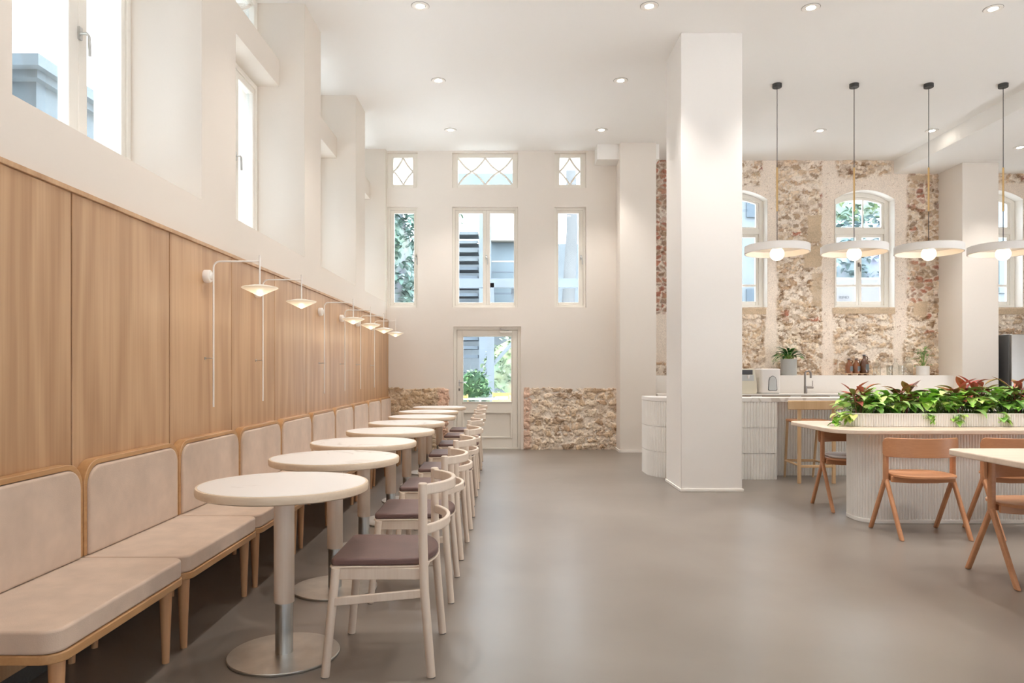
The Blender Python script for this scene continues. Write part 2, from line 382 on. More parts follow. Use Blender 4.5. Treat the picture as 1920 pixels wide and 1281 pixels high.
def rubble(X, Z, mask, sx=.15, sz=.085, rough_=1.2, pal=None, cover=.3, redzone=None, block=None, blockcol=None):
    wx = X+.05*(fbm(X*9, Z*9, 0)-.5)+.02*(fbm(X*40, Z*40, 2)-.5); wz = Z+.045*(fbm(X*8+40, Z*8, 1)-.5)+.02*(fbm(X*40+9, Z*40, 3)-.5)
    f1, f2, i1, i2 = worley(wx/sx, wz/sz); e = f2-f1
    big = fbm(X*2.2+3, Z*2.6, 2)
    keep = ss(cover-.08, cover+.08, i2*.7+(1-big)*.3)
    fine = fbm(X*30, Z*30, 1); grit = fbm(X*75, Z*75, 2, 3)
    st = ss(.02, .40, e+rough_*(fine-.5))*keep
    P = (PAL if pal is None else pal)[np.minimum((i1*8).astype(int), 7)]
    if redzone is not None:
        Pr = PAL_RED[np.minimum((i1*8).astype(int), 7)]; sel = ((i1*57.3) % 1 < redzone)[..., None]; P = np.where(sel, Pr, P)
    P = P*(.72+.56*fine)[..., None]
    M = MORT*(.86+.26*fbm(X*14, Z*14, 3))[..., None]
    c = M*(1-.88*st[..., None])+P*.88*st[..., None]
    br = (ss(.50, .66, fbm(X*8+5, Z*13, 0, 5))*.5)[..., None]; c = c*(1-br)+br*np.array((.50, .36, .24))
    crev = ss(.56, .70, fbm(X*19+7, Z*30, 3, 5))*ss(.9, .1, e)*.95*ss(.35, .6, fbm(X*3.1, Z*3.7, 1)) + ss(.62, .74, grit)*.5
    c = c*(1-np.clip(crev, 0, 1)[..., None]*np.array((.52, .62, .71)))
    h = .004+.022*st*(1-.5*f1)+.012*(fine-.5)-.018*np.clip(crev, 0, 1)+.01*(big-.5)
    if block is not None:
        bc = np.array((.68, .53, .37))*(.80+.25*fbm(X*6, Z*12, 1))[..., None]
        if blockcol is not None: bc = blockcol
        c = c*(1-block[..., None])+bc*block[..., None]; h = h*(1-block)+.016*block
    sp = ss(.70, .80, fbm(X*45+3, Z*45, 0, 3))*ss(.45, .62, fbm(X*5, Z*4, 2))
    pl = PLAS*(.93+.12*fbm(X*6, Z*6, 0))[..., None]; pl = pl*(1-sp[..., None]*np.array((.35, .45, .52)))
    k = mask[..., None]
    return pl*(1-k)+c*k, h*mask+.004*(fbm(X*5, Z*5, 1)-.5)*(1-mask)-.003*sp*(1-mask)
def boxmask(u, v, u0, u1, v0, v1, soft=2.5):
    return ss(u0-soft, u0+soft, u)*ss(u1+soft, u1-soft, u)*ss(v0-soft, v0+soft, v)*ss(v1+soft, v1-soft, v)
def grid(mb, xs, zfun, nz, fn, yface):
    """vertex grid: columns xs, zfun(x)->(z0,z1); fn(X,Z)->col,disp (towards -Y)"""
    X = np.repeat(np.array(xs)[:, None], nz+1, 1); t = np.linspace(0, 1, nz+1)
    z01 = np.array([zfun(x) for x in xs]); Z = z01[:, :1]*(1-t)+z01[:, 1:]*t
    c, h = fn(X, Z); b = len(mb.v); n = nz+1
    mb.v += list(zip(X.ravel().tolist(), (yface-h).ravel().tolist(), Z.ravel().tolist())); mb.c += c.reshape(-1, 3).tolist()
    for i in range(len(xs)-1):
        for j in range(nz): mb.f.append((b+i*n+j, b+(i+1)*n+j, b+(i+1)*n+j+1, b+i*n+j+1))

# ---------------------------------------------------------------- shell
struct('floor', MB().box(-2.6, 9.4, -3.2, 12.4, -.2, 0), M_floor, smooth=False)
c = MB().box(-2.7, 6.36, -3.2, 12.5, CEIL, CEIL+.3).box(6.36, 9.6, -3.2, 12.5, LOW, CEIL+.3)
struct('ceiling', c, M_ceil, smooth=False)
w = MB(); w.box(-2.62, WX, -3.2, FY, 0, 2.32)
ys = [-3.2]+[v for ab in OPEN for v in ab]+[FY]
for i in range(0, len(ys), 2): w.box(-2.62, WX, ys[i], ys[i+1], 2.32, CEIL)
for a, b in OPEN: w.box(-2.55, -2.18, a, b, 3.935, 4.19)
struct('wall_left', w, mat('left_wall_beige', (.725, .655, .58), .75, spec=.2, bump=.06, bscale=25), smooth=False)  # left wall toned darker and warmer than the other walls
def cellwall(mb, us, zs, solid, m, d0, d1):
    for i in range(len(us)-1):
        for j in range(len(zs)-1):
            if solid((us[i]+us[i+1])/2, (zs[j]+zs[j+1])/2): mb.mbox(m, us[i], us[i+1], zs[j], zs[j+1], d0, d1)
    return mb
farm = lambda u, z, d: (u, FY+d, z)
ZL0, ZL1, ZU0, ZU1 = 2.249, 3.84, 4.14, 4.70
FW = [(-1.933, -1.452, 'a'), (-.903, .135, 'b'), (.714, 1.215, 'c')]
DOOR = (-.886, .183, 1.945)
us = sorted({-2.62, 2.24, DOOR[0], DOOR[1], *[v for a in FW for v in a[:2]]}); zs = [0, DOOR[2], ZL0, ZL1, ZU0, ZU1, CEIL]
def solid(u, z):
    if DOOR[0] < u < DOOR[1] and z < DOOR[2]: return False
    for a, b, _ in FW:
        if a < u < b and (ZL0 < z < ZL1 or ZU0 < z < ZU1): return False
    return True
struct('wall_far', cellwall(MB(), us, zs, solid, farm, 0, .36), M_wall, smooth=False)
# bulkhead box and pier right of the far wall
struct('trim_1', MB().box(1.35, 2.3, 11.05, FY, 4.49, CEIL), M_ceil, smooth=False)
struct('wall_pier', MB().box(1.69, 2.24, 10.98, 12.2, 0, CEIL), M_wall, smooth=False)
struct('baseboard_pier', MB().box(1.68, 2.25, 10.965, 10.98, 0, .035).box(1.675, 1.69, 10.965, FY, 0, .035), M_trimw, smooth=False)
struct('wall_column', MB().box(1.767, 2.398, 7.41, 8.10, 0, CEIL), M_white, bevel=.006)
struct('baseboard_column', MB().box(1.755, 2.41, 7.395, 7.41, 0, .03).box(1.755, 1.767, 7.41, 8.115, 0, .03).box(2.398, 2.41, 7.41, 8.115, 0, .03).box(1.767, 2.398, 8.10, 8.115, 0, .03), M_trimw, bevel=.004)
struct('wall_pier_right', MB().box(7.09, 7.66, 11.27, 12.2, 0, LOW), M_wall, bevel=.005)
# unseen sides of the room: openings behind and right, sized to tune daylight
BZ = 2.05
bm_ = lambda u, z, d: (u, -3.0-d, z)
sol = lambda u, z: not (z > .08 and z < BZ and any(a < u < a+2.3 for a in (-1.4, 1.2, 3.8, 6.4)))
struct('wall_back', cellwall(MB(), sorted({-2.62, 9.4, -1.4, .9, 1.2, 3.5, 3.8, 6.1, 6.4, 8.7}), [0, .08, BZ, CEIL], sol, bm_, 0, .2), M_wall, smooth=False)
rm_ = lambda u, z, d: (9.2+d, u, z)
sol = lambda u, z: not (z > .08 and z < 1.6 and any(a < u < a+2.3 for a in (-1.5, 1.1, 3.7, 6.3)))
struct('wall_right', cellwall(MB(), sorted({-3.2, 12.4, -1.5, .8, 1.1, 3.4, 3.7, 6.0, 6.3, 8.6}), [0, .08, 1.6, LOW], sol, rm_, 0, .2), M_wall, smooth=False)

# stone wall behind the kitchen with arched openings
US = .00882
AW = [(3.27, 4.265), (5.38, 6.37), (7.50, 8.49)]
SILL, SPR, TOP = 2.297, 4.08, 4.235
def archz(x, a, b, spr=SPR, top=TOP):
    h = (b-a)/2; s = top-spr; R = (h*h+s*s)/(2*s); return top-R+math.sqrt(max(R*R-(x-(a+b)/2)**2, 0))
def stonefn(X, Z):
    u = 955+X/US; v = 696-(Z-1.24)/US
    wu = u+7*(fbm(X*7, Z*7, 0)-.5)+4*(fbm(X*30, Z*30, 1)-.5); wv = v+7*(fbm(X*7+9, Z*7, 1)-.5)
    m = boxmask(wu, wv, 1200, 1262, 290, 588); m = np.maximum(m, boxmask(wu, wv, 1200, 1262, 678, 730))
    m = np.maximum(m, boxmask(wu, wv, 1265, 1430+0*u-(v-300)*.1, 290, 352-np.abs(wu-1380)*.12))
    m = np.maximum(m, boxmask(wu, wv, 1457, 1541, 290, 730))
    m = np.maximum(m, boxmask(wu, wv, 1568, 1672, 290, 340-np.abs(wu-1610)*.25))
    m = np.maximum(m, boxmask(wu, wv, 1300, 1434, 578, 730)); m = np.maximum(m, boxmask(wu, wv, 1564, 1674, 578, 730))
    m = np.maximum(m, boxmask(wu, wv, 1700-ss(600, 660, v)*8, 1770, 325, 730))
    m = np.maximum(m, boxmask(wu, wv, 1800, 1990, 325, 343)); m = np.maximum(m, boxmask(wu, wv, 1800, 1990, 578, 730))
    bl = boxmask(wu, wv, 1513, 1541, 404, 454, 1.2); bl = np.maximum(bl, boxmask(wu, wv, 1507, 1542, 462, 501, 1.2)); bl = np.maximum(bl, boxmask(wu, wv, 1522, 1540, 514, 575, 2)*.8)
    bl = np.maximum(bl, boxmask(u, v, 1280, 1437, 577.5, 590, .8)); bl = np.maximum(bl, boxmask(u+3*vnoise(X*8, Z*3, 1), v, 1563, 1679, 577.5, 589, .8)); bl = np.maximum(bl, boxmask(u, v, 1800, 1960, 577.5, 590, .8))
    bl = np.maximum(bl, boxmask(wu, wv, 1712, 1738, 566, 593, 1.2)); bl = np.maximum(bl, boxmask(wu, wv, 1708, 1748, 330, 340, 1.2))
    red = np.clip(boxmask(u, v, 1200, 1265, 280, 600)+.55*boxmask(u, v, 1690, 1770, 490, 565, 8)+.18*boxmask(u, v, 1690, 1770, 320, 400, 8)+.035, 0, 1)
    big = ss(1265, 1290, u)*1.0
    c1, h1 = rubble(X, Z, np.maximum(m, bl), .16, .08, cover=.34, redzone=red, block=bl, rough_=1.9)
    c2, h2 = rubble(X, Z, np.maximum(m, bl), .125, .085, rough_=.55, cover=.20, redzone=red, block=bl)
    k = np.maximum(boxmask(u, v, 1200, 1265, 280, 600), boxmask(u, v, 1690, 1770, 320, 600))
    return c1*(1-k[..., None])+c2*k[..., None], h1*(1-k)+h2*k
sw = MB(); ST = .0125
def xsr(a, b): return np.linspace(a, b, max(2, int(round((b-a)/ST))+1)).tolist()
edges = [2.2]+[v for ab in AW for v in ab]+[9.25]
ZB = .8
for i in range(0, len(edges), 2): grid(sw, xsr(edges[i], edges[i+1]), lambda x: (ZB, CEIL), int((CEIL-ZB)/ST), stonefn, SY)
for a, b in AW:
    grid(sw, xsr(a, b), lambda x: (ZB, SILL), int((SILL-ZB)/ST), stonefn, SY)
    grid(sw, xsr(a, b), lambda x: (archz(x, a, b), CEIL), int((CEIL-TOP)/ST), stonefn, SY)
struct('wall_stone', sw, M_stone)
# painted reveals of the arched windows
for n, (a, b) in enumerate(AW):
    path = [(a, SILL)]+[(x, archz(x, a, b)) for x in np.linspace(a, b, 25)]+[(b, SILL)]
    r = MB(); r.strip(path+[(a, SILL)], [SY-.012, SY+.42], m=lambda x, z, y: (x, y, z))
    # thin painted margin round the opening
    out = [(a-.0, SILL)]+[(x, z) for x, z in path[1:-1]]+[(b, SILL)]
    r.strip([(x, z) for x, z in out], [SY-.012, SY-.006], m=lambda x, z, y: (x, y, z))
    struct('trim_%d' % (2+n), r, M_trimw)
struct('wall_stone_base', MB().box(2.24, 7.09, SY, SY+.3, 0, .85).box(7.66, 9.3, SY, SY+.3, 0, .85), M_wall, smooth=False)

# rubble patches at the foot of the far wall
def patchfn(left):
    def fn(X, Z):
        top = .97+.05*(fbm(X*5, Z*0+2, 0)-.5)+.03*(fbm(X*25, Z*3, 1)-.5)
        m = ss(top+.006, top-.006, Z)
        if left:
            e = -1.00+.05*(fbm(Z*5, X*0, 2)-.5); pk = ss(e-.16, e-.10, X)*m; m2 = ss(e+.05, e+.03, X); 
        else:
            e = .36+.06*(fbm(Z*6, X*0, 2)-.5); pk = ss(e, e-.05, X)*m; m2 = ss(.22, .235, X)*ss(1.70, 1.695, X)
        c, h = rubble(X, Z, m*0+1, .17, .10, cover=.30)
        if left:
            c2 = np.array((.60, .47, .31))*(.62+.7*fbm(X*18, Z*18, 0))[..., None]; sw_ = .55
            c = c*(1-sw_)+c2*sw_
        pink = np.array((.78, .56, .44))*(.8+.35*fbm(X*12, Z*5, 1))[..., None]
        c = c*(1-pk[..., None])+pink*pk[..., None]
        M = m*m2
        return c, np.where(M > .5, h+.004, -.02)
    return fn
for n, (a, b, L_) in enumerate(((-1.935, -.895, True), (.20, 1.69, False))):
    p = MB(); grid(p, np.linspace(a, b, int((b-a)/.01)).tolist(), lambda x: (0.0, 1.02), 100, patchfn(L_), FY)
    struct('wall_far_rubble' if n else 'wall_far_stone', p, M_stone)

# wood panelling of the left wall
PX = -1.91; PT = 2.02; P0 = 3.143-.905*6; n = 0
for k in range(16):
    y0 = P0+.905*k; y1 = min(y0+.905, FY)
    if y1-y0 < .05: continue
    n += 1
    o = struct('trim_%d' % (4+n), MB().box(WX, PX, y0+.005, y1-.005, .07, PT), M_panel, bevel=.003)
    seam = MB().box(WX, PX+.001, y1-.0035, y1+.0035, .07, PT)
struct('trim_30', MB().box(WX, PX+.012, P0, FY, PT, PT+.022), M_panel, bevel=.002)
struct('trim_31', MB().box(WX, PX-.008, P0, FY, .07, PT), mat('seam_shadow_gap', (.20, .12, .07), .8), smooth=False)
struct('baseboard_left', MB().box(WX, PX-.004, P0, FY, 0, .07), M_dark, smooth=False)

# ---------------------------------------------------------------- windows and door
def handle(mb, m, u, z, d, s=1):
    mb.mbox(m, u-.014, u+.014, z-.035, z+.035, d-.012, d)
    mb.tube([m(u, z, d-.01), m(u, z, d-.045), m(u+.012*s, z-.01, d-.05), m(u+.02*s, z-.12, d-.05)], .009, 8)
def rect_window(name, m, u0, u1, z0, z1, lights, d=.07, fw=.045, sw=.05, handles=(), bot=.0):
    """lights: list of (u0,u1) glass widths"""
    root = struct(name)
    f = MB(); f.mbox(m, u0, u0+fw, z0, z1, d, d+.09); f.mbox(m, u1-fw, u1, z0, z1, d, d+.09)
    f.mbox(m, u0+fw, u1-fw, z0, z0+fw, d, d+.09); f.mbox(m, u0+fw, u1-fw, z1-fw, z1, d, d+.09)
    obj('window_frame', f, M_frame, root, bevel=.004)
    for i, (a, b) in enumerate(lights):
        l = u0+fw if i == 0 else (lights[i-1][1]+a)/2; r = u1-fw if i == len(lights)-1 else (b+lights[i+1][0])/2
        s = MB(); zb = z0+fw; zt = z1-fw
        s.mbox(m, l+.001, a, zb, zt, d+.012, d+.075); s.mbox(m, b, r-.001, zb, zt, d+.012, d+.075)
        s.mbox(m, a, b, zb, zb+sw, d+.012, d+.075); s.mbox(m, a, b, zt-sw, zt, d+.012, d+.075)
        so = obj('sash', s, M_frame, root, bevel=.005)
        obj('glass_pane', MB().mbox(m, a-.005, b+.005, zb+sw-.005, zt-sw+.005, d+.045, d+.047), M_glass, so, smooth=False)
    for (u, z, sgn) in handles:
        h = MB(); handle(h, m, u, z, d+.012, sgn); obj('window_handle', h, M_steel, root)
    return root
def curve_pts(f, n=14): return [f(i/n) for i in range(n+1)]
def lattice_window(name, m, u0, u1, z0, z1, cells, d=.07, gl=.085):
    root = struct(name)
    f = MB(); a, b = u0+gl, u1-gl; zb, zt = z0+.07, z1-.06
    f.mbox(m, u0, a, z0, z1, d, d+.08); f.mbox(m, b, u1, z0, z1, d, d+.08); f.mbox(m, a, b, z0, zb, d, d+.08); f.mbox(m, a, b, zt, z1, d, d+.08)
    obj('window_frame', f, M_frame, root, bevel=.004)
    g = MB(); w_ = (b-a)/cells; zm = (zb+zt)/2
    def bow(p, q, s):
        P = []
        for i in range(11):
            t = i/10; k = 4*t*(1-t)*s
            P.append(m(p[0]+(q[0]-p[0])*t, p[1]+(q[1]-p[1])*t+k, d+.04))
        return P
    if cells == 1:
        c_ = (a+b)/2
        segs = [((a, zm), (c_, zt), -.02), ((c_, zt), (b, zm), -.02), ((a, zm), (c_, zb), .02), ((c_, zb), (b, zm), .02)]
    else:
        c_ = (a+b)/2; q1 = (a+c_)/2; q3 = (b+c_)/2
        segs = [((a, zt), (q1, zm), -.025), ((q1, zm), (c_, zt), -.025), ((c_, zt), (q3, zm), -.025), ((q3, zm), (b, zt), -.025),
                ((a, zb), (q1, zm), .025), ((q1, zm), (c_, zb), .025), ((c_, zb), (q3, zm), .025), ((q3, zm), (b, zb), .025)]
    for p, q, s in segs: g.tube(bow(p, q, s), .016, 6)
    obj('lattice_bar', g, M_frame, root)
    obj('glass_pane', MB().mbox(m, a-.004, b+.004, zb-.004, zt+.004, d+.05, d+.052), M_glass, root, smooth=False)
wn = 0
for a, b, k in FW:
    wn += 1
    if k == 'a': L_, hd = [(-1.834, -1.52)], [(-1.487, 3.05, 1)]
    elif k == 'b': L_, hd = [(-.802, -.422), (-.307, .073)], [(-.365, 3.05, 1)]
    else: L_, hd = [(.78, 1.105)], [(1.14, 3.05, 1)]
    rect_window('window_%d' % wn, farm, a, b, ZL0, ZL1, L_, handles=hd, fw=.04, sw=.045)
for a, b, k in FW:
    wn += 1
    lattice_window('window_%d' % wn, farm, a, b, ZU0, ZU1, 2 if k == 'b' else 1)
leftm = lambda u, z, d: (RX-d, u, z)
for a, b in OPEN:
    wn += 1; w3 = [(a+.09, b-1.27+.02), (b-1.10-.02, b-.62), (b-.45, b-.09)]
    w3 = [(a+.09, a+.45), (a+.62, b-.62), (b-.45, b-.09)]
    rect_window('window_%d' % wn, leftm, a, b, 2.32, 3.935, w3, d=.0, fw=.045, sw=.06, handles=[(b-.53, 3.12, 1)])
    wn += 1
    lattice_window('window_%d' % wn, leftm, a, b, 4.19, CEIL, 2, d=.0)
def arch_window(name, a, b):
    root = struct(name); D = SY+.18
    def ring(mb, x0, x1, zb, spr, top, w, wb, y0, y1, wt=None):
        n = 20; O = [(x0, zb)]+[(x, archz(x, x0, x1, spr, top)) for x in np.linspace(x0, x1, n+1)]+[(x1, zb)]
        i0, i1 = x0+w, x1-w
        I = [(i0, zb+wb)]+[(x, archz(x, i0, i1, spr-w*.3, top-(wt or w))) for x in np.linspace(i0, i1, n+1)]+[(i1, zb+wb)]
        N_ = len(O); b0 = len(mb.v)
        for y in (y0, y1):
            mb.v += [(x, y, z) for x, z in O]+[(x, y, z) for x, z in I]
        for i in range(N_):
            j = (i+1) % N_
            mb.f.append((b0+i, b0+j, b0+N_+j, b0+N_+i)); mb.f.append((b0+2*N_+j, b0+2*N_+i, b0+3*N_+i, b0+3*N_+j))
            mb.f.append((b0+j, b0+i, b0+2*N_+i, b0+2*N_+j)); mb.f.append((b0+N_+i, b0+N_+j, b0+3*N_+j, b0+3*N_+i))
        return i0, i1
    f = MB(); i0, i1 = ring(f, a, b, SILL, SPR, TOP, .075, .05, D, D+.10)
    zT = 3.54                                     # transom
    f.box(i0, i1, D-.005, D+.10, zT, zT+.085)
    obj('window_frame', f, M_frame, root, bevel=.004)
    s = MB(); j0, j1 = ring(s, i0, i1, zT+.085, SPR-.02, TOP-.075, .04, .035, D+.02, D+.07)
    for t in (.40, .60): 
        x = j0+(j1-j0)*t; s.box(x-.011, x+.011, D+.03, D+.06, zT+.12, archz(x, j0, j1, SPR-.03, TOP-.115)+.005)
    so = obj('fanlight_sash', s, M_frame, root, bevel=.003)
    gp = [(j0-.01, zT+.11), (j1+.01, zT+.11)]+[(x, archz(x, j0-.01, j1+.01, SPR-.03, TOP-.11)) for x in np.linspace(j1+.01, j0-.01, 15)]
    obj('glass_pane', MB().prism(gp, D+.044, D+.046, m=lambda x, z, y: (x, y, z)), M_glass, so, smooth=False)
    mid = (i0+i1)/2; zb = SILL+.05
    for l, r in ((i0, mid), (mid, i1)):
        s = MB(); s.box(l+.001, l+.05, D+.02, D+.07, zb, zT); s.box(r-.05, r-.001, D+.02, D+.07, zb, zT)
        s.box(l+.05, r-.05, D+.02, D+.07, zb, zb+.065); s.box(l+.05, r-.05, D+.02, D+.07, zT-.05, zT); s.box(l+.05, r-.05, D+.03, D+.06, 2.66, 2.70)
        so = obj('sash', s, M_frame, root, bevel=.004)
        obj('glass_pane', MB().box(l+.045, r-.045, D+.044, D+.046, zb+.06, zT-.045), M_glass, so, smooth=False)
    h = MB(); handle(h, lambda u, z, d: (u, D+.02+d, z), mid, 3.03, 0, .4); obj('window_handle', h, M_gun, root)
for a, b in AW:
    wn += 1; arch_window('window_%d' % wn, a, b)
# door
dr = struct('door_1'); x0, x1, zt = DOOR; Y = FY+.05
f = MB().box(x0, x0+.05, Y, Y+.12, 0, zt).box(x1-.05, x1, Y, Y+.12, 0, zt).box(x0+.05, x1-.05, Y, Y+.12, zt-.05, zt)
f.box(x0+.04, x0+.08, Y+.08, Y+.12, 0, zt-.04).box(x1-.08, x1-.04, Y+.08, Y+.12, 0, zt-.04).box(x0+.04, x1-.04, Y+.08, Y+.12, zt-.08, zt-.04).box(x0+.05, x1-.05, Y+.0, Y+.12, 0, .018)
obj('door_frame', f, M_frame, dr, bevel=.003)
l0, l1, lt = x0+.055, x1-.055, zt-.055; g0, g1, gz0, gz1 = -.752, .048, .735, 1.808
lf = MB().box(l0, g0, Y+.02, Y+.075, .02, lt).box(g1, l1, Y+.02, Y+.075, .02, lt).box(g0, g1, Y+.02, Y+.075, gz1, lt)
lf.box(g0, g1, Y+.02, Y+.075, .60, gz0).box(g0, g1, Y+.02, Y+.075, .02, .17).box(g0, g1, Y+.04, Y+.06, .17, .60)
leaf_ = obj('door_leaf', lf, M_frame, dr, bevel=.004)
bd = MB()
for (a, b, c_, d_) in ((g0, g0+.02, gz0, gz1), (g1-.02, g1, gz0, gz1), (g0+.02, g1-.02, gz0, gz0+.02), (g0+.02, g1-.02, gz1-.02, gz1),
                       (g0, g0+.03, .17, .60), (g1-.03, g1, .17, .60), (g0+.03, g1-.03, .17, .20), (g0+.03, g1-.03, .57, .60)):
    bd.box(a, b, Y+.012, Y+.03, c_, d_)
obj('door_moulding', bd, M_frame, leaf_, bevel=.004)
obj('glass_pane', MB().box(g0, g1, Y+.045, Y+.048, gz0, gz1), M_glass, leaf_, smooth=False)
h = MB().box(l0+.025, l0+.045, Y+.012, Y+.02, 1.0, 1.10); h.tube([(l0+.035, Y+.02, 1.06), (l0+.035, Y-.03, 1.06), (l0+.05, Y-.035, 1.06), (l0+.15, Y-.035, 1.06)], .009, 8)
obj('door_handle', h, M_steel, dr)
obj('key_escutcheon', MB().box(l0+.022, l0+.048, Y+.013, Y+.02, .925, .965), M_gun, dr)
cl = MB().box(g1-.20, g1-.01, Y-.03, Y+.02, 1.845, 1.875); obj('door_closer', cl, M_frame, dr, bevel=.004)
obj('closer_arm', MB().tube([(g1-.06, Y-.02, 1.88), (g1-.2, Y-.06, 1.905), (g1-.16, Y, 1.925)], .006, 6), M_steel, dr)
for z in (.35, 1.05, 1.65): obj('hinge', MB().tube([(l1+.012, Y+.008, z-.05), (l1+.012, Y+.008, z+.05)], .009, 8), M_frame, dr)

ORD = ['first', 'second', 'third', 'fourth', 'fifth', 'sixth', 'seventh', 'eighth', 'ninth', 'tenth']
# ---------------------------------------------------------------- bench units along the panelled wall
def make_bench():
    w = .448; t = thing('bench', '', 'bench', group='upholstered bench units along the panelled wall')
    # local origin: wall face at x=0, unit centre y=0
    cu = MB().prism(rrect(.0, .50, -w, w, (.01, .06, .06, .01)), .352, .428); obj('seat_cushion', cu, M_velvet, t, bevel=.014, seg=4)
    obj('seat_frame', MB().prism(rrect(.0, .506, -w, w, (.01, .065, .065, .01)), .32, .351), M_bench, t, bevel=.004)
    def U(r, i):
        P = rrect(-w+i, w-i, .42, .845-i, (0, 0, r, r), 8); return P
    O = [(-w, .43)]+[(y, z) for y, z in U(.11, 0)[2:]][::-1]+[(w, .43)]
    I = [(-w+.024, .43)]+[(y, z) for y, z in U(.09, .024)[2:]][::-1]+[(w-.024, .43)]
    fr = MB(); n = len(O)
    for x in (.0, .052):
        fr.v += [(x, y, z) for y, z in O]+[(x, y, z) for y, z in I]
    for i in range(n-1):
        fr.f += [(i, i+1, n+i+1, n+i), (2*n+i+1, 2*n+i, 3*n+i, 3*n+i+1), (i+1, i, 2*n+i, 2*n+i+1), (n+i, n+i+1, 3*n+i+1, 3*n+i)]
    fr.f += [(0, n, 3*n, 2*n), (n-1, 3*n-1, 4*n-1, 2*n-1)]
    obj('backrest_frame', fr, M_bench, t, bevel=.003)
    bc = MB().prism(rrect(-w+.026, w-.026, .430, .845-.027, (.01, .01, .085, .085)), .004, .062, m=lambda y, z, x: (x, y, z))
    obj('backrest_cushion', bc, M_velvet, t, bevel=.016, seg=4)
    for x in (.05, .45):
        for y in (-w+.08, w-.08):
            obj('leg', MB().tube([(x, y, 0), (x, y, .10), (x, y, .32)], [.0145, .018, .0265], 16), M_bleg, t)
    return t
bench = make_bench(); places = ['nearest upholstered beige bench unit, cut by the left edge of the photo',
 'second upholstered beige bench unit from the camera, left of the nearest round table', 'third beige bench unit from the camera, behind the nearest round table',
 'fourth beige bench unit from the camera along the wood wall', 'fifth beige bench unit from the camera along the wood wall', 'sixth beige bench unit from the camera along the wood wall',
 'fifth beige bench unit counted from the far wall', 'fourth beige bench unit counted from the far wall', 'third beige bench unit counted from the far wall']
places = places[:6]+['fourth beige bench unit counted back from the far wall', 'third beige bench unit counted back from the far wall', 'second beige bench unit counted back from the far wall', 'last beige bench unit, touching the far stone wall corner']
for k in range(10):
    loc = (PX, 2.238+.4525+.905*k, 0); 
    if k == 9: pass
    if k == 0: bench.location = loc; bench['label'] = places[0]
    else: dup(bench, loc, label=places[k])

# ---------------------------------------------------------------- round tables
def make_table():
    t = thing('round_table', '', 'table', group='round marble tables in a row')
    tp = obj('tabletop', MB().lathe([(0, .712), (.350, .712), (.3605, .718), (.3625, .73), (.3625, .744), (.359, .75), (0, .75)], 72), M_edge, t)
    obj('marble_inlay', MB().lathe([(0, .7485), (.3495, .7485), (.350, .7512), (0, .7512)], 72), M_marble, tp)
    obj('mounting_plate', MB().lathe([(0, .70), (.12, .70), (.12, .712), (0, .712)], 32), M_ash, t)
    obj('post', MB().lathe([(0, .232), (.0435, .232), (.0435, .70), (0, .70)], 32), M_ash, t)
    obj('steel_sleeve', MB().lathe([(0, .011), (.0375, .011), (.0375, .232), (0, .232)], 32), M_steel, t)
    obj('base_plate', MB().lathe([(0, 0), (.236, 0), (.238, .003), (.238, .009), (.235, .012), (0, .012)], 72), M_base, t)
    return t
table = make_table(); TY = [3.15, 4.11, 5.0, 5.95, 6.88, 7.80, 8.78, 9.82]; TX = [-.985, -.995, -1.01, -.98, -.98, -.945, -.985, -.955]
for k in range(8):
    lb = ['nearest round marble-topped table on a steel base plate', 'second round marble-topped table from the camera', 'third round marble-topped table from the camera', 'fourth round marble-topped table from the camera',
          'fifth round marble-topped table from the camera', 'third round table counted back from the stone patch', 'second round table counted back from the stone patch', 'farthest round table, nearest the glazed white door'][k]
    if k == 0: table.location = (TX[0], TY[0], 0); table['label'] = lb
    else: dup(table, (TX[k], TY[k], 0), rz=k*1.3, label=lb)

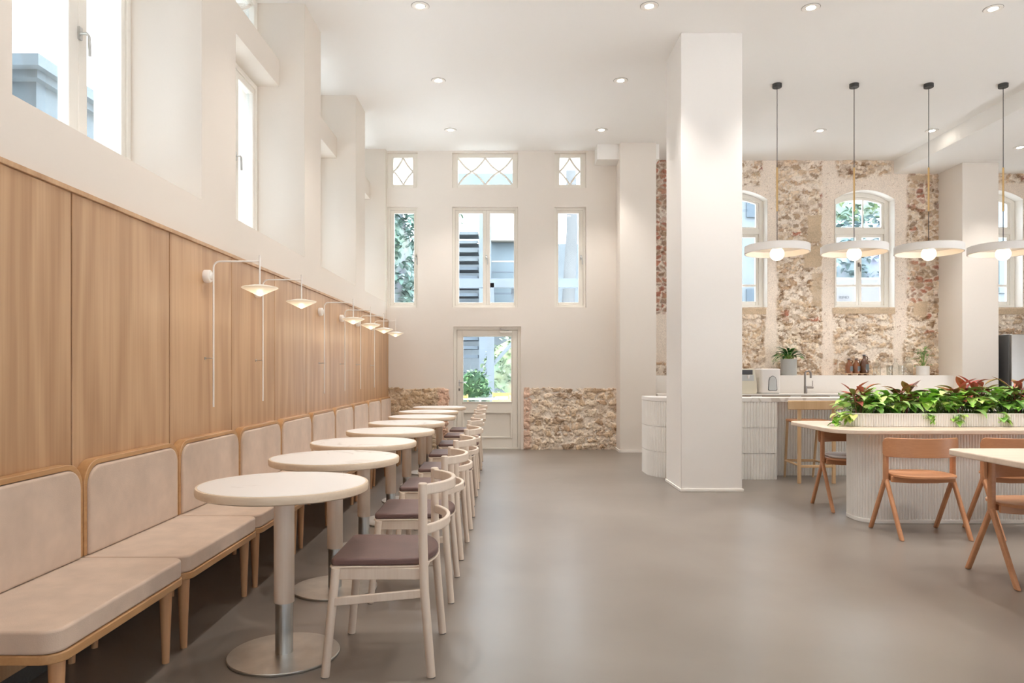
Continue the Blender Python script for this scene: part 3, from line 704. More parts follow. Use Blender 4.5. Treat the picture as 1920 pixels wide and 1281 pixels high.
# ---------------------------------------------------------------- pale ash chairs
def make_chair():
    t = thing('dining_chair', '', 'chair', group='pale ash chairs facing the round tables')
    R = .0185
    for s in (-1, 1):
        obj('front_leg', MB().tube([(-.215, .245*s, .003), (-.175, .228*s, .437)], [.0175, R], 16), M_ash, t)
        obj('rear_leg', MB().tube([(.215, .245*s, .003), (.187, .238*s, .34), (.180, .235*s, .55), (.179, .235*s, .782), (.179, .235*s, .786)], [.0175, R, R, R, .015], 16), M_ash, t)
        obj('side_stretcher', MB().quadbox([(-.20, .240*s-.008, .285), (.19, .238*s-.008, .322), (.19, .238*s+.008, .322), (-.20, .240*s+.008, .285), (-.20, .240*s-.008, .320), (.19, .238*s-.008, .357), (.19, .238*s+.008, .357), (-.20, .240*s+.008, .320)]), M_ash, t, bevel=.004)
        for x in (-.2155, .2155): obj('foot_glide', MB().tube([(x, .2451*s, 0), (x, .2451*s, .006)], .0165, 12), M_dplast, t)
    a = MB()
    for s in (-1, 1): a.box(-.165, .17, .213*s-.010, .213*s+.010, .388, .436)
    a.box(-.178, -.158, -.215, .215, .388, .436); a.box(.158, .178, -.215, .215, .388, .436)
    for s in (-1, 1): a.prism([(-.158, .203*s), (-.158, .16*s), (-.12, .203*s)][::s], .40, .432)
    obj('seat_rail', a, M_ash, t, bevel=.003)
    poly = [(-.20, -.215), (-.185, -.232), (.10, -.216), (.155, -.212), (.157, -.205)]
    back = arc3((.165, -.205), (.222, 0), (.165, .205), 14)
    poly = [(-.203, -.215), (-.190, -.230), (.05, -.224), (.155, -.214)]+back+[(.155, .214), (.05, .224), (-.190, .230), (-.203, .215)]
    obj('seat_board', MB().prism(poly, .4365, .4445), M_ash, t, bevel=.002)
    obj('seat_pad', MB().prism([(x*.985, y*.985) for x, y in poly], .445, .474), M_seat, t, bevel=.013, seg=4)
    obj('top_rail', MB().band(arc3((.176, -.231), (.285, 0), (.176, .231), 28), .735, .779, .020), M_ash, t, bevel=.005, seg=3)
    obj('lower_rail', MB().band(arc3((.180, -.233), (.262, 0), (.180, .233), 28), .575, .613, .018), M_ash, t, bevel=.005, seg=3)
    return t
chair = make_chair(); CY = [3.16, 4.09, 4.97, 5.87, 6.86, 7.78, 8.76, 9.62]; CX = [-.531, -.528, -.525, -.52, -.545, -.55, -.575, -.585]
CR = [0, .01, -.02, .015, -.01, .02, -.015, .01]
for k in range(8):
    lb = ['nearest pale ash chair with mauve seat pad, in full view at the front table'] + ['%s pale ash chair from the camera, facing the wall benches' % ORD[k_] for k_ in range(1, 5)] + ['third pale ash chair counted back from the door', 'second pale ash chair counted back from the door', 'farthest pale ash chair, closest to the white door']
    if k == 0: chair.location = (CX[0], CY[0], 0); chair['label'] = lb[0]
    else: dup(chair, (CX[k], CY[k], 0), rz=CR[k], label=lb[k])

# ---------------------------------------------------------------- wall lamps
def make_wall_lamp():
    t = thing('wall_lamp', '', 'wall lamp', group='white swing-arm wall lamps on the panelling')
    zx = lambda x, y, z: (z, y, x)
    obj('wall_mount', MB().lathe([(0, 0), (.039, 0), (.040, .004), (.040, .034), (.037, .038), (.024, .040), (.018, .052), (0, .053)], 32, c=(0, 0, 1.835), m=zx), M_lampw, t)
    X = .055
    arm = [(X, 0, 1.015), (X, 0, 1.88)]+[(X+.04-.04*math.cos(a), 0, 1.888+.04*math.sin(a)) for a in np.linspace(0, PI/2, 7)]+[(.345, 0, 1.928)]
    obj('bent_arm', MB().tube(arm, .0055, 10), M_lampw, t)
    obj('support_peg', MB().tube([(0, 0, 1.32), (X, 0, 1.32)], .004, 8).tube([(0, 0, 1.32), (.006, 0, 1.32)], .009, 10), M_steel, t)
    obj('stem', MB().tube([(.345, 0, 1.965), (.345, 0, 1.775)], .0055, 10), M_lampw, t)
    seg = 72; s = MB(); prof = [(.004, .014), (.045, .012), (.106, -.001), (.112, -.005), (.107, -.010), (.055, -.034), (.012, -.055), (.001, -.058)]
    s.lathe(prof, seg)
    sh = obj('shade', s, M_shade, t, loc=(.345, 0, 1.768))
    ld = bpy.data.lights.new('lamp_glow', 'POINT'); ld.energy = .16; ld.color = (1, .78, .52); ld.shadow_soft_size = .03
    lo = bpy.data.objects.new('lamp_glow', ld); COL.objects.link(lo); lo.parent = t; lo.location = (.345, 0, 1.66)
    return t
wl = make_wall_lamp(); LY = [4.515, 5.42, 7.22, 8.12, 8.98, 9.90]
for k, y in enumerate(LY):
    lb = ['nearest white wall lamp with glowing cone shade on the wood panels', 'second white wall lamp from the camera on the wood panels', 'third white wall lamp, first of the far cluster', 'fourth white wall lamp from the camera, amid the far cluster',
          'white wall lamp next to last before the far wall', 'farthest white wall lamp, by the far wall corner'][k]
    if k == 0: wl.location = (PX, y, 0); wl['label'] = lb
    else: dup(wl, (PX, y, 0), label=lb)

# ---------------------------------------------------------------- pendants
def make_pendant():
    t = thing('pendant_lamp', '', 'pendant lamp', group='white disc pendant lamps over the bar')
    z0 = CEIL
    obj('ceiling_canopy', MB().lathe([(0, z0-.045), (.052, z0-.045), (.055, z0-.04), (.055, z0), (0, z0)], 32), M_black, t)
    obj('cord', MB().tube([(0, 0, z0-.04), (0, 0, 2.77)], .0042, 8), M_black, t)
    obj('brass_tube', MB().tube([(0, 0, 3.71), (0, 0, 3.18)], .011, 12), M_brass, t)
    p = [(.012, 2.80), (.02, 2.79), (.06, 2.775), (.368, 2.765), (.378, 2.758), (.378, 2.672), (.368, 2.668), (.362, 2.672), (.36, 2.74), (.06, 2.752), (.012, 2.755)]
    obj('shade', MB().lathe(p, 96), M_pend, t)
    obj('bulb_socket', MB().lathe([(0, 2.755), (.03, 2.755), (.03, 2.725), (0, 2.725)], 24), M_pend, t)
    b = MB(); b.lathe([(max(.082*math.sin(a), 0), 2.662-.082*math.cos(a)) for a in np.linspace(0, PI, 25)], 40); obj('bulb', b, M_bulb, t)
    return t
pd = make_pendant()
for k, x in enumerate((3.25, 4.185, 5.09, 5.995)):
    lb = ['leftmost disc pendant lamp, next to the white column', 'second disc pendant from the white column, before the arched window', 'third disc pendant from the white column', 'rightmost disc pendant lamp, at the edge of the photo'][k]
    if k == 0: pd.location = (x, 8.74, 0); pd['label'] = lb
    else: dup(pd, (x, 8.74, 0), label=lb)

# ---------------------------------------------------------------- downlights
def make_down():
    t = thing('ceiling_light', '', 'ceiling light', group='round recessed ceiling lights')
    obj('bezel', MB().lathe([(.052, .0), (.083, .0), (.084, -.004), (.080, -.008), (.056, -.006), (.052, .0)], 40), M_trimw, t)
    obj('shadow_ring', MB().lathe([(.083, -.0005), (.087, -.0005), (.087, -.002), (.083, -.002)], 40), M_gun, t)
    obj('inner_ring', MB().lathe([(.040, -.001), (.054, -.001), (.054, -.004), (.040, -.004)], 40), M_pot, t)
    obj('diffuser', MB().lathe([(0, -.0045), (.041, -.0045), (.041, -.001), (0, -.001)], 32), M_down, t)
    ld = bpy.data.lights.new('downlight_beam', 'SPOT'); ld.energy = SPOT; ld.color = (1, .95, .89); ld.spot_size = math.radians(88); ld.spot_blend = .7; ld.shadow_soft_size = .045
    lo = bpy.data.objects.new('downlight_beam', ld); COL.objects.link(lo); lo.parent = t; lo.location = (0, 0, -.055)
    return t
SPOT = 27
dl = make_down(); DL = [(-.85, 6.87, 'large recessed light at top centre, over the aisle near tables'), (-.85, 8.63, 'recessed light in middle row, left of the two over the aisle'), (-.85, 10.4, 'recessed light in far row, nearest the left windows'),
      (1.335, 6.87, 'recessed light at top, just left of the white column'), (1.335, 8.63, 'recessed light in middle row, left of the white column'), (1.33, 10.4, 'recessed light in far row, before the cream pier'),
      (2.89, 6.9, 'recessed light at top, right of the white column'), (4.65, 6.92, 'recessed light at the top right corner of the photo'), (4.5, 10.43, 'small recessed light between first two pendant cords'), (6.12, 10.43, 'small recessed light by the third pendant cord')]
for k, (x, y, lb) in enumerate(DL):
    if k == 0: dl.location = (x, y, CEIL); dl['label'] = lb
    else: dup(dl, (x, y, CEIL), label=lb)
dup(dl, (7.45, 10.5, LOW), label='recessed light in the lower ceiling at the right edge')
for x in (-.85, 1.335, 2.89, 4.65):
    for y in (3.35, 5.1): dup(dl, (x, y, CEIL), label='ceiling light %s of the photo, %s' % ('beyond the top edge' if y > 4 else 'nearly above the camera, out', {-.85: 'leftmost over the aisle', 1.335: 'left of the column', 2.89: 'right of the column', 4.65: 'rightmost'}[x]))

# ---------------------------------------------------------------- fluted surfaces
def resample(path, step):
    out = []; acc = 0
    P = [Vector(p) for p in path]; tot = sum((P[i+1]-P[i]).length for i in range(len(P)-1)); n = max(1, round(tot/step)); d = tot/n
    k = 0; pos = 0; seg = (P[1]-P[0]).length
    for i in range(n+1):
        tgt = i*d
        while pos+seg < tgt-1e-9 and k < len(P)-2: pos += seg; k += 1; seg = (P[k+1]-P[k]).length
        t = (tgt-pos)/seg if seg else 0; out.append(P[k].lerp(P[k+1], min(max(t, 0), 1)))
    return out
def flute(path, pitch, depth, sub=5):
    """rounded ribs bulging to the right-hand side of the travel direction"""
    Q = resample(path, pitch); out = []
    for i in range(len(Q)-1):
        a, b = Q[i], Q[i+1]; t = (b-a).normalized(); nrm = Vector((t.y, -t.x))
        for k in range(sub):
            s = k/sub; out.append(a.lerp(b, s)+nrm*depth*(math.sin(PI*s)**.6 if 0 < s < 1 else 0))
    out.append(Q[-1]); return [(p.x, p.y) for p in out]
def arcp(cx, cy, r, a0, a1, n=16): return [(cx+r*math.cos(a0+(a1-a0)*i/n), cy+r*math.sin(a0+(a1-a0)*i/n)) for i in range(n+1)]

# bar counter
bar = thing('bar_counter', 'white fluted-tile bar counter with marble top behind the column', 'counter', loc=(0, 0, 0))
bp = [(1.66, 8.95)]+arcp(2.11, 8.69, .45, PI, 1.5*PI)+[(3.06, 8.24)]
fl = flute(bp, .034, .015); b_ = MB()
for z0, z1 in ((0, .295), (.299, .59), (.594, .885)): b_.strip(fl+[(3.06, 8.55), (3.06, 8.95)], [z0, z1])
b_.strip([(x+.006, y+.006) for x, y in bp], [0, .885])
obj('fluted_front', b_, M_tile, bar)
b2 = MB(); b2.strip(flute([(3.06, 8.56), (5.6, 8.56)], .034, .013)+[(5.6, 8.9)], [0, .885]); obj('recessed_panel', b2, M_tile, bar)
bt = [(1.645, 8.66)]+arcp(2.11, 8.69, .465, PI, 1.5*PI)[1:]+[(5.62, 8.225), (5.62, 8.62), (2.15, 8.62), (2.0, 8.95), (1.645, 8.95)]
obj('marble_top', MB().prism(bt, .886, .934), M_marble, bar, bevel=.004)
# back counter
bc = thing('kitchen_counter', 'long oak kitchen counter with thin white worktop under the stone wall', 'counter')
cb = MB()
obj('cabinet_body', cb.box(2.26, 7.05, 10.95, 11.48, .08, .868), M_cab, bc, bevel=.002)
obj('worktop', MB().box(2.25, 7.06, 10.90, 11.48, .87, .892), M_trimw, bc, bevel=.002)
for k in range(8):
    x = 2.28+k*.596; d = obj('cabinet_door', MB().box(x, x+.585, 10.93, 10.948, .10, .862), M_cab, bc, bevel=.002)
    obj('door_pull', MB().box(x+.2, x+.36, 10.922, 10.934, .845, .866), M_trimw, d, bevel=.001)
struct('trim_32', MB().box(2.24, 7.09, 11.49, SY+.01, 0, 1.172), M_white, bevel=.004)

# island with planter
il = thing('island_table', 'long rounded oak island table on a white fluted base', 'table')
obj('tabletop', MB().prism(rrect(2.62, 6.9, 5.71, 6.78, (.24, .24, .12, .10), 10), .735, .771), M_ttop, il, bevel=.007, seg=3)
ib = rrect(2.885, 6.6, 5.86, 6.26, .16, 10)
fi = flute(ib+[ib[0]], .0235, .0125, 6); obj('fluted_base', MB().strip(fi[:-1], [.03, .735], closed=True).strip([(p[0]*1, p[1]) for p in ib], [.0, .735], closed=True), M_tile, il)
obj('plinth', MB().prism(rrect(2.872, 6.613, 5.846, 6.274, .17, 10), 0, .032), M_tile, il, bevel=.003)
pt = thing('planter_box', 'low white fluted planter set along the island tabletop', 'planter')
pp = rrect(2.905, 6.55, 6.05, 6.46, .14, 10); fp = flute(pp+[pp[0]], .021, .010, 6)
pin = rrect(2.925, 6.53, 6.07, 6.44, .12, 10)
pb = MB().strip(fp[:-1], [.773, .876], closed=True).strip(pin[::-1], [.80, .882], closed=True)
n = len(pp); b0 = len(pb.v); op = rrect(2.893, 6.562, 6.038, 6.472, .15, 10)
pb.v += [(x, y, .876) for x, y in op]+[(x, y, .884) for x, y in op]+[(x, y, .884) for x, y in pin]+[(x, y, .876) for x, y in pin]
for i in range(n):
    j = (i+1) % n
    for q in range(4): q2 = (q+1) % 4; pb.f.append((b0+q*n+i, b0+q*n+j, b0+q2*n+j, b0+q2*n+i))
obj('fluted_box', pb, M_tile, pt); obj('soil', MB().prism(pin, .80, .862), M_soil, pt)

# second table in the right foreground
ft = thing('oak_table', 'oak table in the right foreground, cut by the photo edge', 'table')
obj('tabletop', MB().prism(rrect(2.64, 6.2, 3.30, 4.38, (.24, .24, .10, .08), 10), .735, .771), M_ttop, ft, bevel=.007, seg=3)
i2 = rrect(3.45, 5.9, 3.55, 4.0, .16, 10); f2 = flute(i2+[i2[0]], .0235, .008, 5)
obj('fluted_base', MB().strip(f2[:-1], [0, .735], closed=True), M_tile, ft)

# ---------------------------------------------------------------- orange beech chairs
def make_xchair(cushion=False):
    t = thing('beech_chair', '', 'chair', group='orange beech chairs at the island tables')
    w = .255
    def leg(s, sgn):
        m = MB(); x = s*w
        a = Vector((x, -.002*sgn, .43)); b = Vector((x, .225*sgn, 0)); hw = .0185; hx = .014
        m.quadbox([(x-hx, b.y-hw, 0), (x+hx, b.y-hw, 0), (x+hx, b.y+hw, 0), (x-hx, b.y+hw, 0), (x-hx, a.y-hw, a.z), (x+hx, a.y-hw, a.z), (x+hx, a.y+hw, a.z), (x-hx, a.y+hw, a.z)])
        return m
    for s in (-1, 1):
        for g in (-1, 1):
            o = obj('leg', leg(s, g), M_beech, t, bevel=.009, seg=3)
            o.location = (s*.002*g, 0, 0)
        obj('post', MB().box(s*w-.016, s*w+.016, -.021, .021, .40, .70), M_beech, t, bevel=.010, seg=3)
    se = [(.232*math.copysign(abs(math.cos(a))**.72, math.cos(a)), .208*math.copysign(abs(math.sin(a))**.72, math.sin(a))) for a in np.linspace(0, 2*PI, 49)[:-1]]
    sm = MB(); rings = [(1.0, .448, 0), (1.0, .462, 0), (.97, .466, 0), (.8, .462, 0), (.5, .456, 0), (.2, .454, 0)]
    N_ = 48
    for k, z, _ in rings: sm.v += [(x*k, y*k, z) for x, y in se]
    sm.v += [(0, 0, .454)]
    for r_ in range(len(rings)-1):
        for i in range(N_): j = (i+1) % N_; sm.f.append((r_*N_+i, r_*N_+j, (r_+1)*N_+j, (r_+1)*N_+i))
    for i in range(N_): sm.f.append(((len(rings)-1)*N_+i, (len(rings)-1)*N_+(i+1) % N_, len(sm.v)-1))
    sm.f.append(tuple(reversed(range(N_))))
    obj('seat', sm, M_beech, t)
    r = MB()
    for g in (-1, 1): r.prism([(-.24, -.01), (-.10, -.02), (.10, -.02), (.24, -.01), (.24, .032), (-.24, .032)], .05*g-.011, .05*g+.011, m=lambda x, z, y: (x, y, .415+z))
    obj('seat_rail', r, M_beech, t, bevel=.003)
    pa = arc3((-.284, -.010), (0, -.125), (.284, -.010), 60); n_ = len(pa); rr = .038; L_ = .62; b_ = MB(); zz = []
    for i in range(n_):
        d = min(i, n_-1-i)/(n_-1)*L_; k = rr-math.sqrt(max(rr*rr-(rr-min(d, rr))**2, 0)); zz.append((.592+k*.7, .737-k))
    A, B = offset(pa, .008), offset(pa, -.008)
    for (x, y), (z0, z1) in zip(A, zz): b_.v += [(x, y, z0), (x, y, z1)]
    for (x, y), (z0, z1) in zip(B, zz): b_.v += [(x, y, z0), (x, y, z1)]
    o_ = 2*n_
    for i in range(n_-1):
        a = 2*i; b_.f += [(a+2, a, a+1, a+3), (o_+a, o_+a+2, o_+a+3, o_+a+1), (a, a+2, o_+a+2, o_+a), (a+3, a+1, o_+a+1, o_+a+3)]
    b_.f += [(0, o_, o_+1, 1), (o_-1, 2*o_-1, 2*o_-2, o_-2)]
    obj('backrest', b_, M_beech, t, bevel=.004, seg=2)
    if cushion: obj('seat_cushion', MB().prism([(x*.93, y*.93) for x, y in se], .467, .49), M_cushion, t, bevel=.01, seg=3)
    return t
xc = make_xchair(); xc.location = (3.117, 5.475, 0); xc['label'] = 'orange beech chair with back to the camera, in full view before the island'
dup(xc, (3.86, 5.475, 0), label='orange beech chair on the near side of the island, cut by the right edge')
dup(xc, (3.128, 4.29, 0), rz=PI, label='orange beech chair pushed under the oak table in the right foreground')
xw = make_xchair(True); xw.location = (3.09, 6.52, 0); xw.rotation_euler = (0, 0, PI); xw['label'] = 'orange beech chair with a white cushion behind the island end'

# bar stool
bs = thing('bar_stool', 'tall pale oak bar stool with low back at the fluted bar', 'stool', loc=(3.385, 8.16, 0))
for s in (-1, 1):
    obj('rear_leg', MB().box(-.019, .019, -.015, .015, 0, .905), M_stool, bs, loc=(.19*s, -.225, 0), bevel=.006)
    obj('front_leg', MB().tube([(.165*s, .26, 0), (.175*s, .15, .665)], [.013, .016], 12), M_stool, bs)
    obj('side_stretcher', MB().tube([(.19*s, -.215, .20), (.168*s, .225, .20)], .012, 8), M_stool, bs)
obj('rear_stretcher', MB().box(-.175, .175, -.235, -.215, .175, .205), M_stool, bs, bevel=.004)
obj('front_stretcher', MB().box(-.16, .16, .215, .235, .185, .215), M_stool, bs, bevel=.004)
obj('seat', MB().prism(rrect(-.21, .21, -.19, .19, .09), .665, .69), M_beech, bs, bevel=.009, seg=3)
obj('backrest', MB().band(arc3((-.31, -.21), (0, -.262), (.31, -.21), 20), .815, .915, .018), M_stool, bs, bevel=.008, seg=3)

# ---------------------------------------------------------------- leaves and plants
def leaf(mb, base, az, el, L_, W_, droop, col, kind='heart', fold=.25, tipcol=None, edge=None):
    rows = 7
    prof = {'heart': [.0, .78, 1.0, .86, .60, .30, .02], 'lance': [.06, .55, .9, 1.0, .82, .45, .02], 'oval': [.05, .70, .98, 1.0, .85, .5, .03]}[kind]
    d = Vector((math.cos(az)*math.cos(el), math.sin(az)*math.cos(el), math.sin(el))); side = Vector((-math.sin(az), math.cos(az), 0))
    p = Vector(base); b0 = len(mb.v); e = el
    for i in range(rows):
        t = i/(rows-1); w = prof[i]*W_/2; up = Vector((-math.cos(az)*math.sin(e), -math.sin(az)*math.sin(e), math.cos(e)))
        back = -.12*L_ if (kind == 'heart' and i == 1) else 0
        dd = Vector((math.cos(az)*math.cos(e), math.sin(az)*math.cos(e), math.sin(e)))
        for s in (-1, 0, 1):
            q = p+side*w*s+up*(abs(s)*w*fold)+(dd*back*abs(s))
            mb.v.append(tuple(q)); c = col
            if tipcol and s == 0: c = tipcol
            if edge and s != 0: c = edge
            mb.c.append(c)
        p = p+dd*(L_/(rows-1)); e -= droop/(rows-1)
    for i in range(rows-1):
        for s in (0, 1): a = b0+i*3+s; mb.f.append((a, a+1, a+4, a+3))
def addc(mb, n0, col): mb.c += [col]*(len(mb.v)-n0)
def pothos(x, y, seed, label, z=.87, trails=(), n=46, spread=.17, h=.20):
    R = random.Random(seed); t = thing('pothos_plant', label, 'plant', loc=(x, y, z), group='trailing green plants in the island planter')
    fo = MB(); st = MB()
    greens = [(.16, .36, .05), (.26, .50, .07), (.38, .62, .12), (.12, .28, .05), (.55, .70, .22), (.22, .42, .08), (.30, .48, .16)]
    for i in range(n):
        a = R.uniform(0, 2*PI); r = spread*math.sqrt(R.random()); hz = h*(R.random()**.8)*(1.0-.25*r/spread)+.03
        p = Vector((math.cos(a)*r, math.sin(a)*r*.85, hz)); az = a+R.uniform(-.9, .9)
        col = R.choice(greens); k = R.uniform(1.0, 1.5); col = tuple(min(c*k, .85) for c in col)
        L_ = R.uniform(.075, .13)
        leaf(fo, p, az, R.uniform(-.3, .7), L_, L_*R.uniform(.75, .95), R.uniform(.5, 1.5), col, 'heart', .3, tipcol=tuple(min(1, c*1.2) for c in col))
        n0 = len(st.v); st.tube([(p.x*.35, p.y*.35, 0), (p.x*.7, p.y*.7, hz*.7), tuple(p)], [.0025, .002, .0015], 5, cap=False)
    for (tx, ty, tz) in trails:          # vine end offset
        P = [Vector((tx*.3, ty*.3, .05)), Vector((tx*.8, ty*.8, .06)), Vector((tx, ty, .0)), Vector((tx*1.08, ty*1.08, tz))]
        st.tube([tuple(p) for p in P], .0025, 5, cap=False)
        for i in range(15):
            q = P[2].lerp(P[3], i/14)+Vector((R.uniform(-.03, .03), R.uniform(-.02, .01), R.uniform(-.01, .02))); col = tuple(c*R.uniform(.9, 1.3) for c in R.choice(greens[1:3]+greens[4:5]))
            leaf(fo, q, math.atan2(ty, tx)+R.uniform(-1.3, 1.3), R.uniform(-.6, .3), R.uniform(.06, .095), R.uniform(.05, .08), .8, col, 'heart', .3)
    obj('foliage', fo, M_leaf, t); obj('stems', st, M_stem, t); return t
M_stem = mat('green_stem', (.20, .33, .07), .5)
M_rstem = mat('pink_stem', (.52, .16, .14), .5)
def redplant(x, y, seed, label, z=.87, n=20, L0=.16, H=.16):
    R = random.Random(seed); t = thing('red_leaf_plant', label, 'plant', loc=(x, y, z), group='red leaved plants in the island planter')
    fo = MB(); st = MB()
    cols = [(.30, .10, .07), (.24, .15, .06), (.40, .16, .08), (.15, .09, .07), (.28, .24, .07), (.48, .14, .12), (.20, .25, .08)]
    for j in range(2):
        ox = (j-.5)*.07; st.tube([(ox*.5, 0, 0), (ox, 0, H)], [.007, .005], 8)
        for i in range(n//2):
            f = i/(n/2); a = i*2.399+j+R.uniform(-.3, .3); hz = H*(.35+.65*f); col = R.choice(cols); L_ = L0*R.uniform(.75, 1.1)
            leaf(fo, (ox+math.cos(a)*.012, math.sin(a)*.012, hz), a, .15+1.0*f*R.uniform(.5, 1), L_, L_*R.uniform(.34, .46), R.uniform(.2, 1.1), col, 'lance', .35, edge=(col[0]*1.5, col[1]*.9, col[2]*.9))
    obj('foliage', fo, M_leaf2, t); obj('stems', st, M_rstem, t); return t
PX_ = [3.03, 3.17, 3.33, 3.50, 3.66, 3.82, 3.97, 4.13, 4.29, 4.45, 4.62, 4.82]
PL = ['light green trailing plant at the left tip of the planter, spilling over the rim', 'light green trailing plant, second clump from the planter left end', 'light green trailing plant between the first two red plants', 'light green trailing plant behind the second red plant',
      'light green trailing plant just right of the second red plant', 'light green trailing plant at the bare middle stretch of planter', 'light green trailing plant left of the third red plant', 'light green trailing plant under the third red plant',
      'light green trailing plant right of the third red plant', 'light green trailing plant with vines hanging at right edge', 'light green trailing plant at the very right edge of the photo', 'light green trailing plant just beyond the right photo edge']
for k, x in enumerate(PX_):
    tr = []
    if k == 0: tr = [(-.20, -.06, -.085), (-.15, -.14, -.03)]
    if k == 3: tr = [(.03, -.19, -.03)]
    if k == 5: tr = [(-.05, -.19, -.05)]
    if k == 7: tr = [(.02, -.19, -.05)]
    if k == 10: tr = [(-.08, -.21, -.09), (.02, -.22, -.095)]
    if k == 9: tr = [(.05, -.21, -.10), (-.02, -.2, -.08)]
    pothos(x, 6.25+(.03 if k % 2 else -.03), 100+k, PL[k], trails=tr, h=.15+.07*(k/11)+.03*(k % 2))
for k, (x, H, L0) in enumerate(((3.02, .20, .15), (3.42, .20, .17), (3.90, .22, .19), (4.06, .26, .15), (4.40, .24, .18), (4.75, .22, .18))):
    lb = ['red and green leaved plant at the left end of planter', 'dark red leaved plant, second from the planter left end', 'red leaved plant with pink stem at planter middle', 'tall bronze leaved plant just right of planter middle', 'dark red leaved plant near the right photo edge', 'red leaved plant just beyond the right photo edge'][k]
    redplant(x, 6.23, 300+k, lb, n=22, L0=L0, H=H)

LZ = 1.172
def px(x, y=11.68): return (x-955)*y/1350
# grey pot plant on the ledge
gx = px(1476.5)
g = thing('potted_plant', 'bushy dark green plant in a tall grey pot on the ledge', 'plant', loc=(gx, 11.63, LZ))
obj('pot', MB().lathe([(0, 0), (.118, 0), (.122, .005), (.126, .26), (.120, .262), (.117, .24), (0, .24)], 40), M_grey, g)
R = random.Random(5); fo = MB(); st = MB()
for i in range(46):
    a = i*2.399+R.uniform(-.3, .3); f = R.random(); L_ = R.uniform(.13, .22); el = 1.25-1.15*f
    r = .02+.10*f; h = .28+.09*(1-f)*R.random()+.02
    col = R.choice([(.04, .15, .03), (.06, .22, .03), (.10, .32, .03), (.03, .10, .03), (.05, .17, .04)])
    leaf(fo, (math.cos(a)*r, math.sin(a)*r*.7, h), a, el, L_, L_*.33, 1.3, col, 'lance', .3)
    st.tube([(0, 0, .24), (math.cos(a)*r, math.sin(a)*r*.7, h+.005)], .003, 5, cap=False)
for i in range(3): 
    P = [(-.05, -.05, .27), (-.16, -.08, .33-.03*i), (-.24, -.09, .29-.03*i), (-.30+.05*i, -.09, .22)]; st.tube(P, .004, 5); leaf(fo, P[2], PI, -.8, .10, .02, .4, (.08, .13, .06), 'lance')
obj('foliage', fo, M_leaf2, g); obj('stems', st, M_stem, g)
# white pot plant
g = thing('potted_plant', 'small variegated plant in a white pot near the cream pier', 'plant', loc=(px(1727), 11.63, LZ))
obj('pot', MB().lathe([(0, 0), (.088, 0), (.096, .01), (.097, .15), (.092, .152), (.089, .13), (0, .13)], 40), M_pot, g)
fo = MB(); st = MB(); R = random.Random(9)
for i in range(20):
    a = R.uniform(0, 2*PI); h = .15+.30*R.random(); r = .03+.10*R.random(); L_ = R.uniform(.08, .14)
    col = R.choice([(.16, .26, .08), (.22, .34, .10), (.40, .46, .12), (.12, .20, .07)])
    leaf(fo, (math.cos(a)*r, math.sin(a)*r*.6, h), a, R.uniform(0, 1.1), L_, L_*.42, 1.0, col, 'oval', .25)
    st.tube([(0, 0, .12), (math.cos(a)*r*.4, 0, h*.6), (math.cos(a)*r, math.sin(a)*r*.6, h)], .003, 5, cap=False)
obj('foliage', fo, M_leaf, g); obj('stems', st, M_stem, g)

# bottles on a small stand
sd = thing('bottle_stand', 'low wooden stand under three amber jugs on the ledge', 'stand', loc=(px(1603), 11.62, LZ))
obj('board', MB().box(-.205, .205, -.07, .07, .022, .034), M_stool, sd, bevel=.002)
for x in (-.1, .06, .15): obj('foot', MB().box(x-.015, x+.015, -.05, .05, 0, .022), M_cab, sd)
def jug(x, s, lb, H=.236, r=.058):
    t = thing('amber_jug', lb, 'bottle', loc=(px(x), 11.62, LZ+.034), group='amber jugs on the wooden stand')
    obj('glass_body', MB().lathe([(0, 0), (r, 0), (r+.002, .006), (r+.002, H*.50), (r*.9, H*.60), (r*.5, H*.74), (.022, H*.80), (.021, H*.93), (0, H*.93)], 32), M_amber if s else M_amberd, t)
    obj('cap', MB().lathe([(0, H*.93), (.024, H*.93), (.024, H), (0, H)], 20), M_dplast, t)
    obj('loop_handle', MB().tube([(.020, 0, H*.88), (.045, 0, H*.90), (.058, 0, H*.80), (.05, 0, H*.68), (.03, 0, H*.70)], .007, 8), M_amberd, t)
    obj('label', MB().strip([(math.sin(a)*(r+.003), -math.cos(a)*(r+.003)) for a in np.linspace(-.1, 1.1, 9)], [H*.15, H*.48]), M_label, t)
jug(1588.5, 1, 'left small amber jug on the wooden stand'); jug(1602, 1, 'middle small amber jug on the wooden stand'); jug(1617, 0, 'tallest amber jug, right on the wooden stand', H=.30, r=.068)
def glassware(name, x, prof, lb, cat='glass'):
    t = obj(name, MB().lathe(prof, 28), M_clear, loc=(px(x), 11.62, LZ)); tag(t, lb, cat, 'clear glassware on the ledge')
dec = lambda r, H: [(0, .003), (r, .003), (r, H*.55), (r*.8, H*.66), (r*.42, H*.78), (r*.36, H*.93), (r*.5, H)]
tum = lambda r, H: [(0, .003), (r*.85, .003), (r, H), (r*.96, H), (r*.82, .008), (0, .008)]
glassware('glass_bottle', 1641, dec(.055, .25), 'clear glass bottle standing alone right of the amber jugs', 'bottle')
glassware('drinking_glass', 1664, tum(.045, .16), 'clear drinking glass, leftmost of the glassware cluster')
glassware('glass_bottle', 1675.5, dec(.05, .27), 'slim clear glass bottle between the drinking glasses', 'bottle')
glassware('drinking_glass', 1686, tum(.042, .16), 'clear drinking glass between the two clear bottles')
glassware('glass_carafe', 1699, dec(.065, .31), 'large clear glass carafe next to the white plant pot', 'carafe')

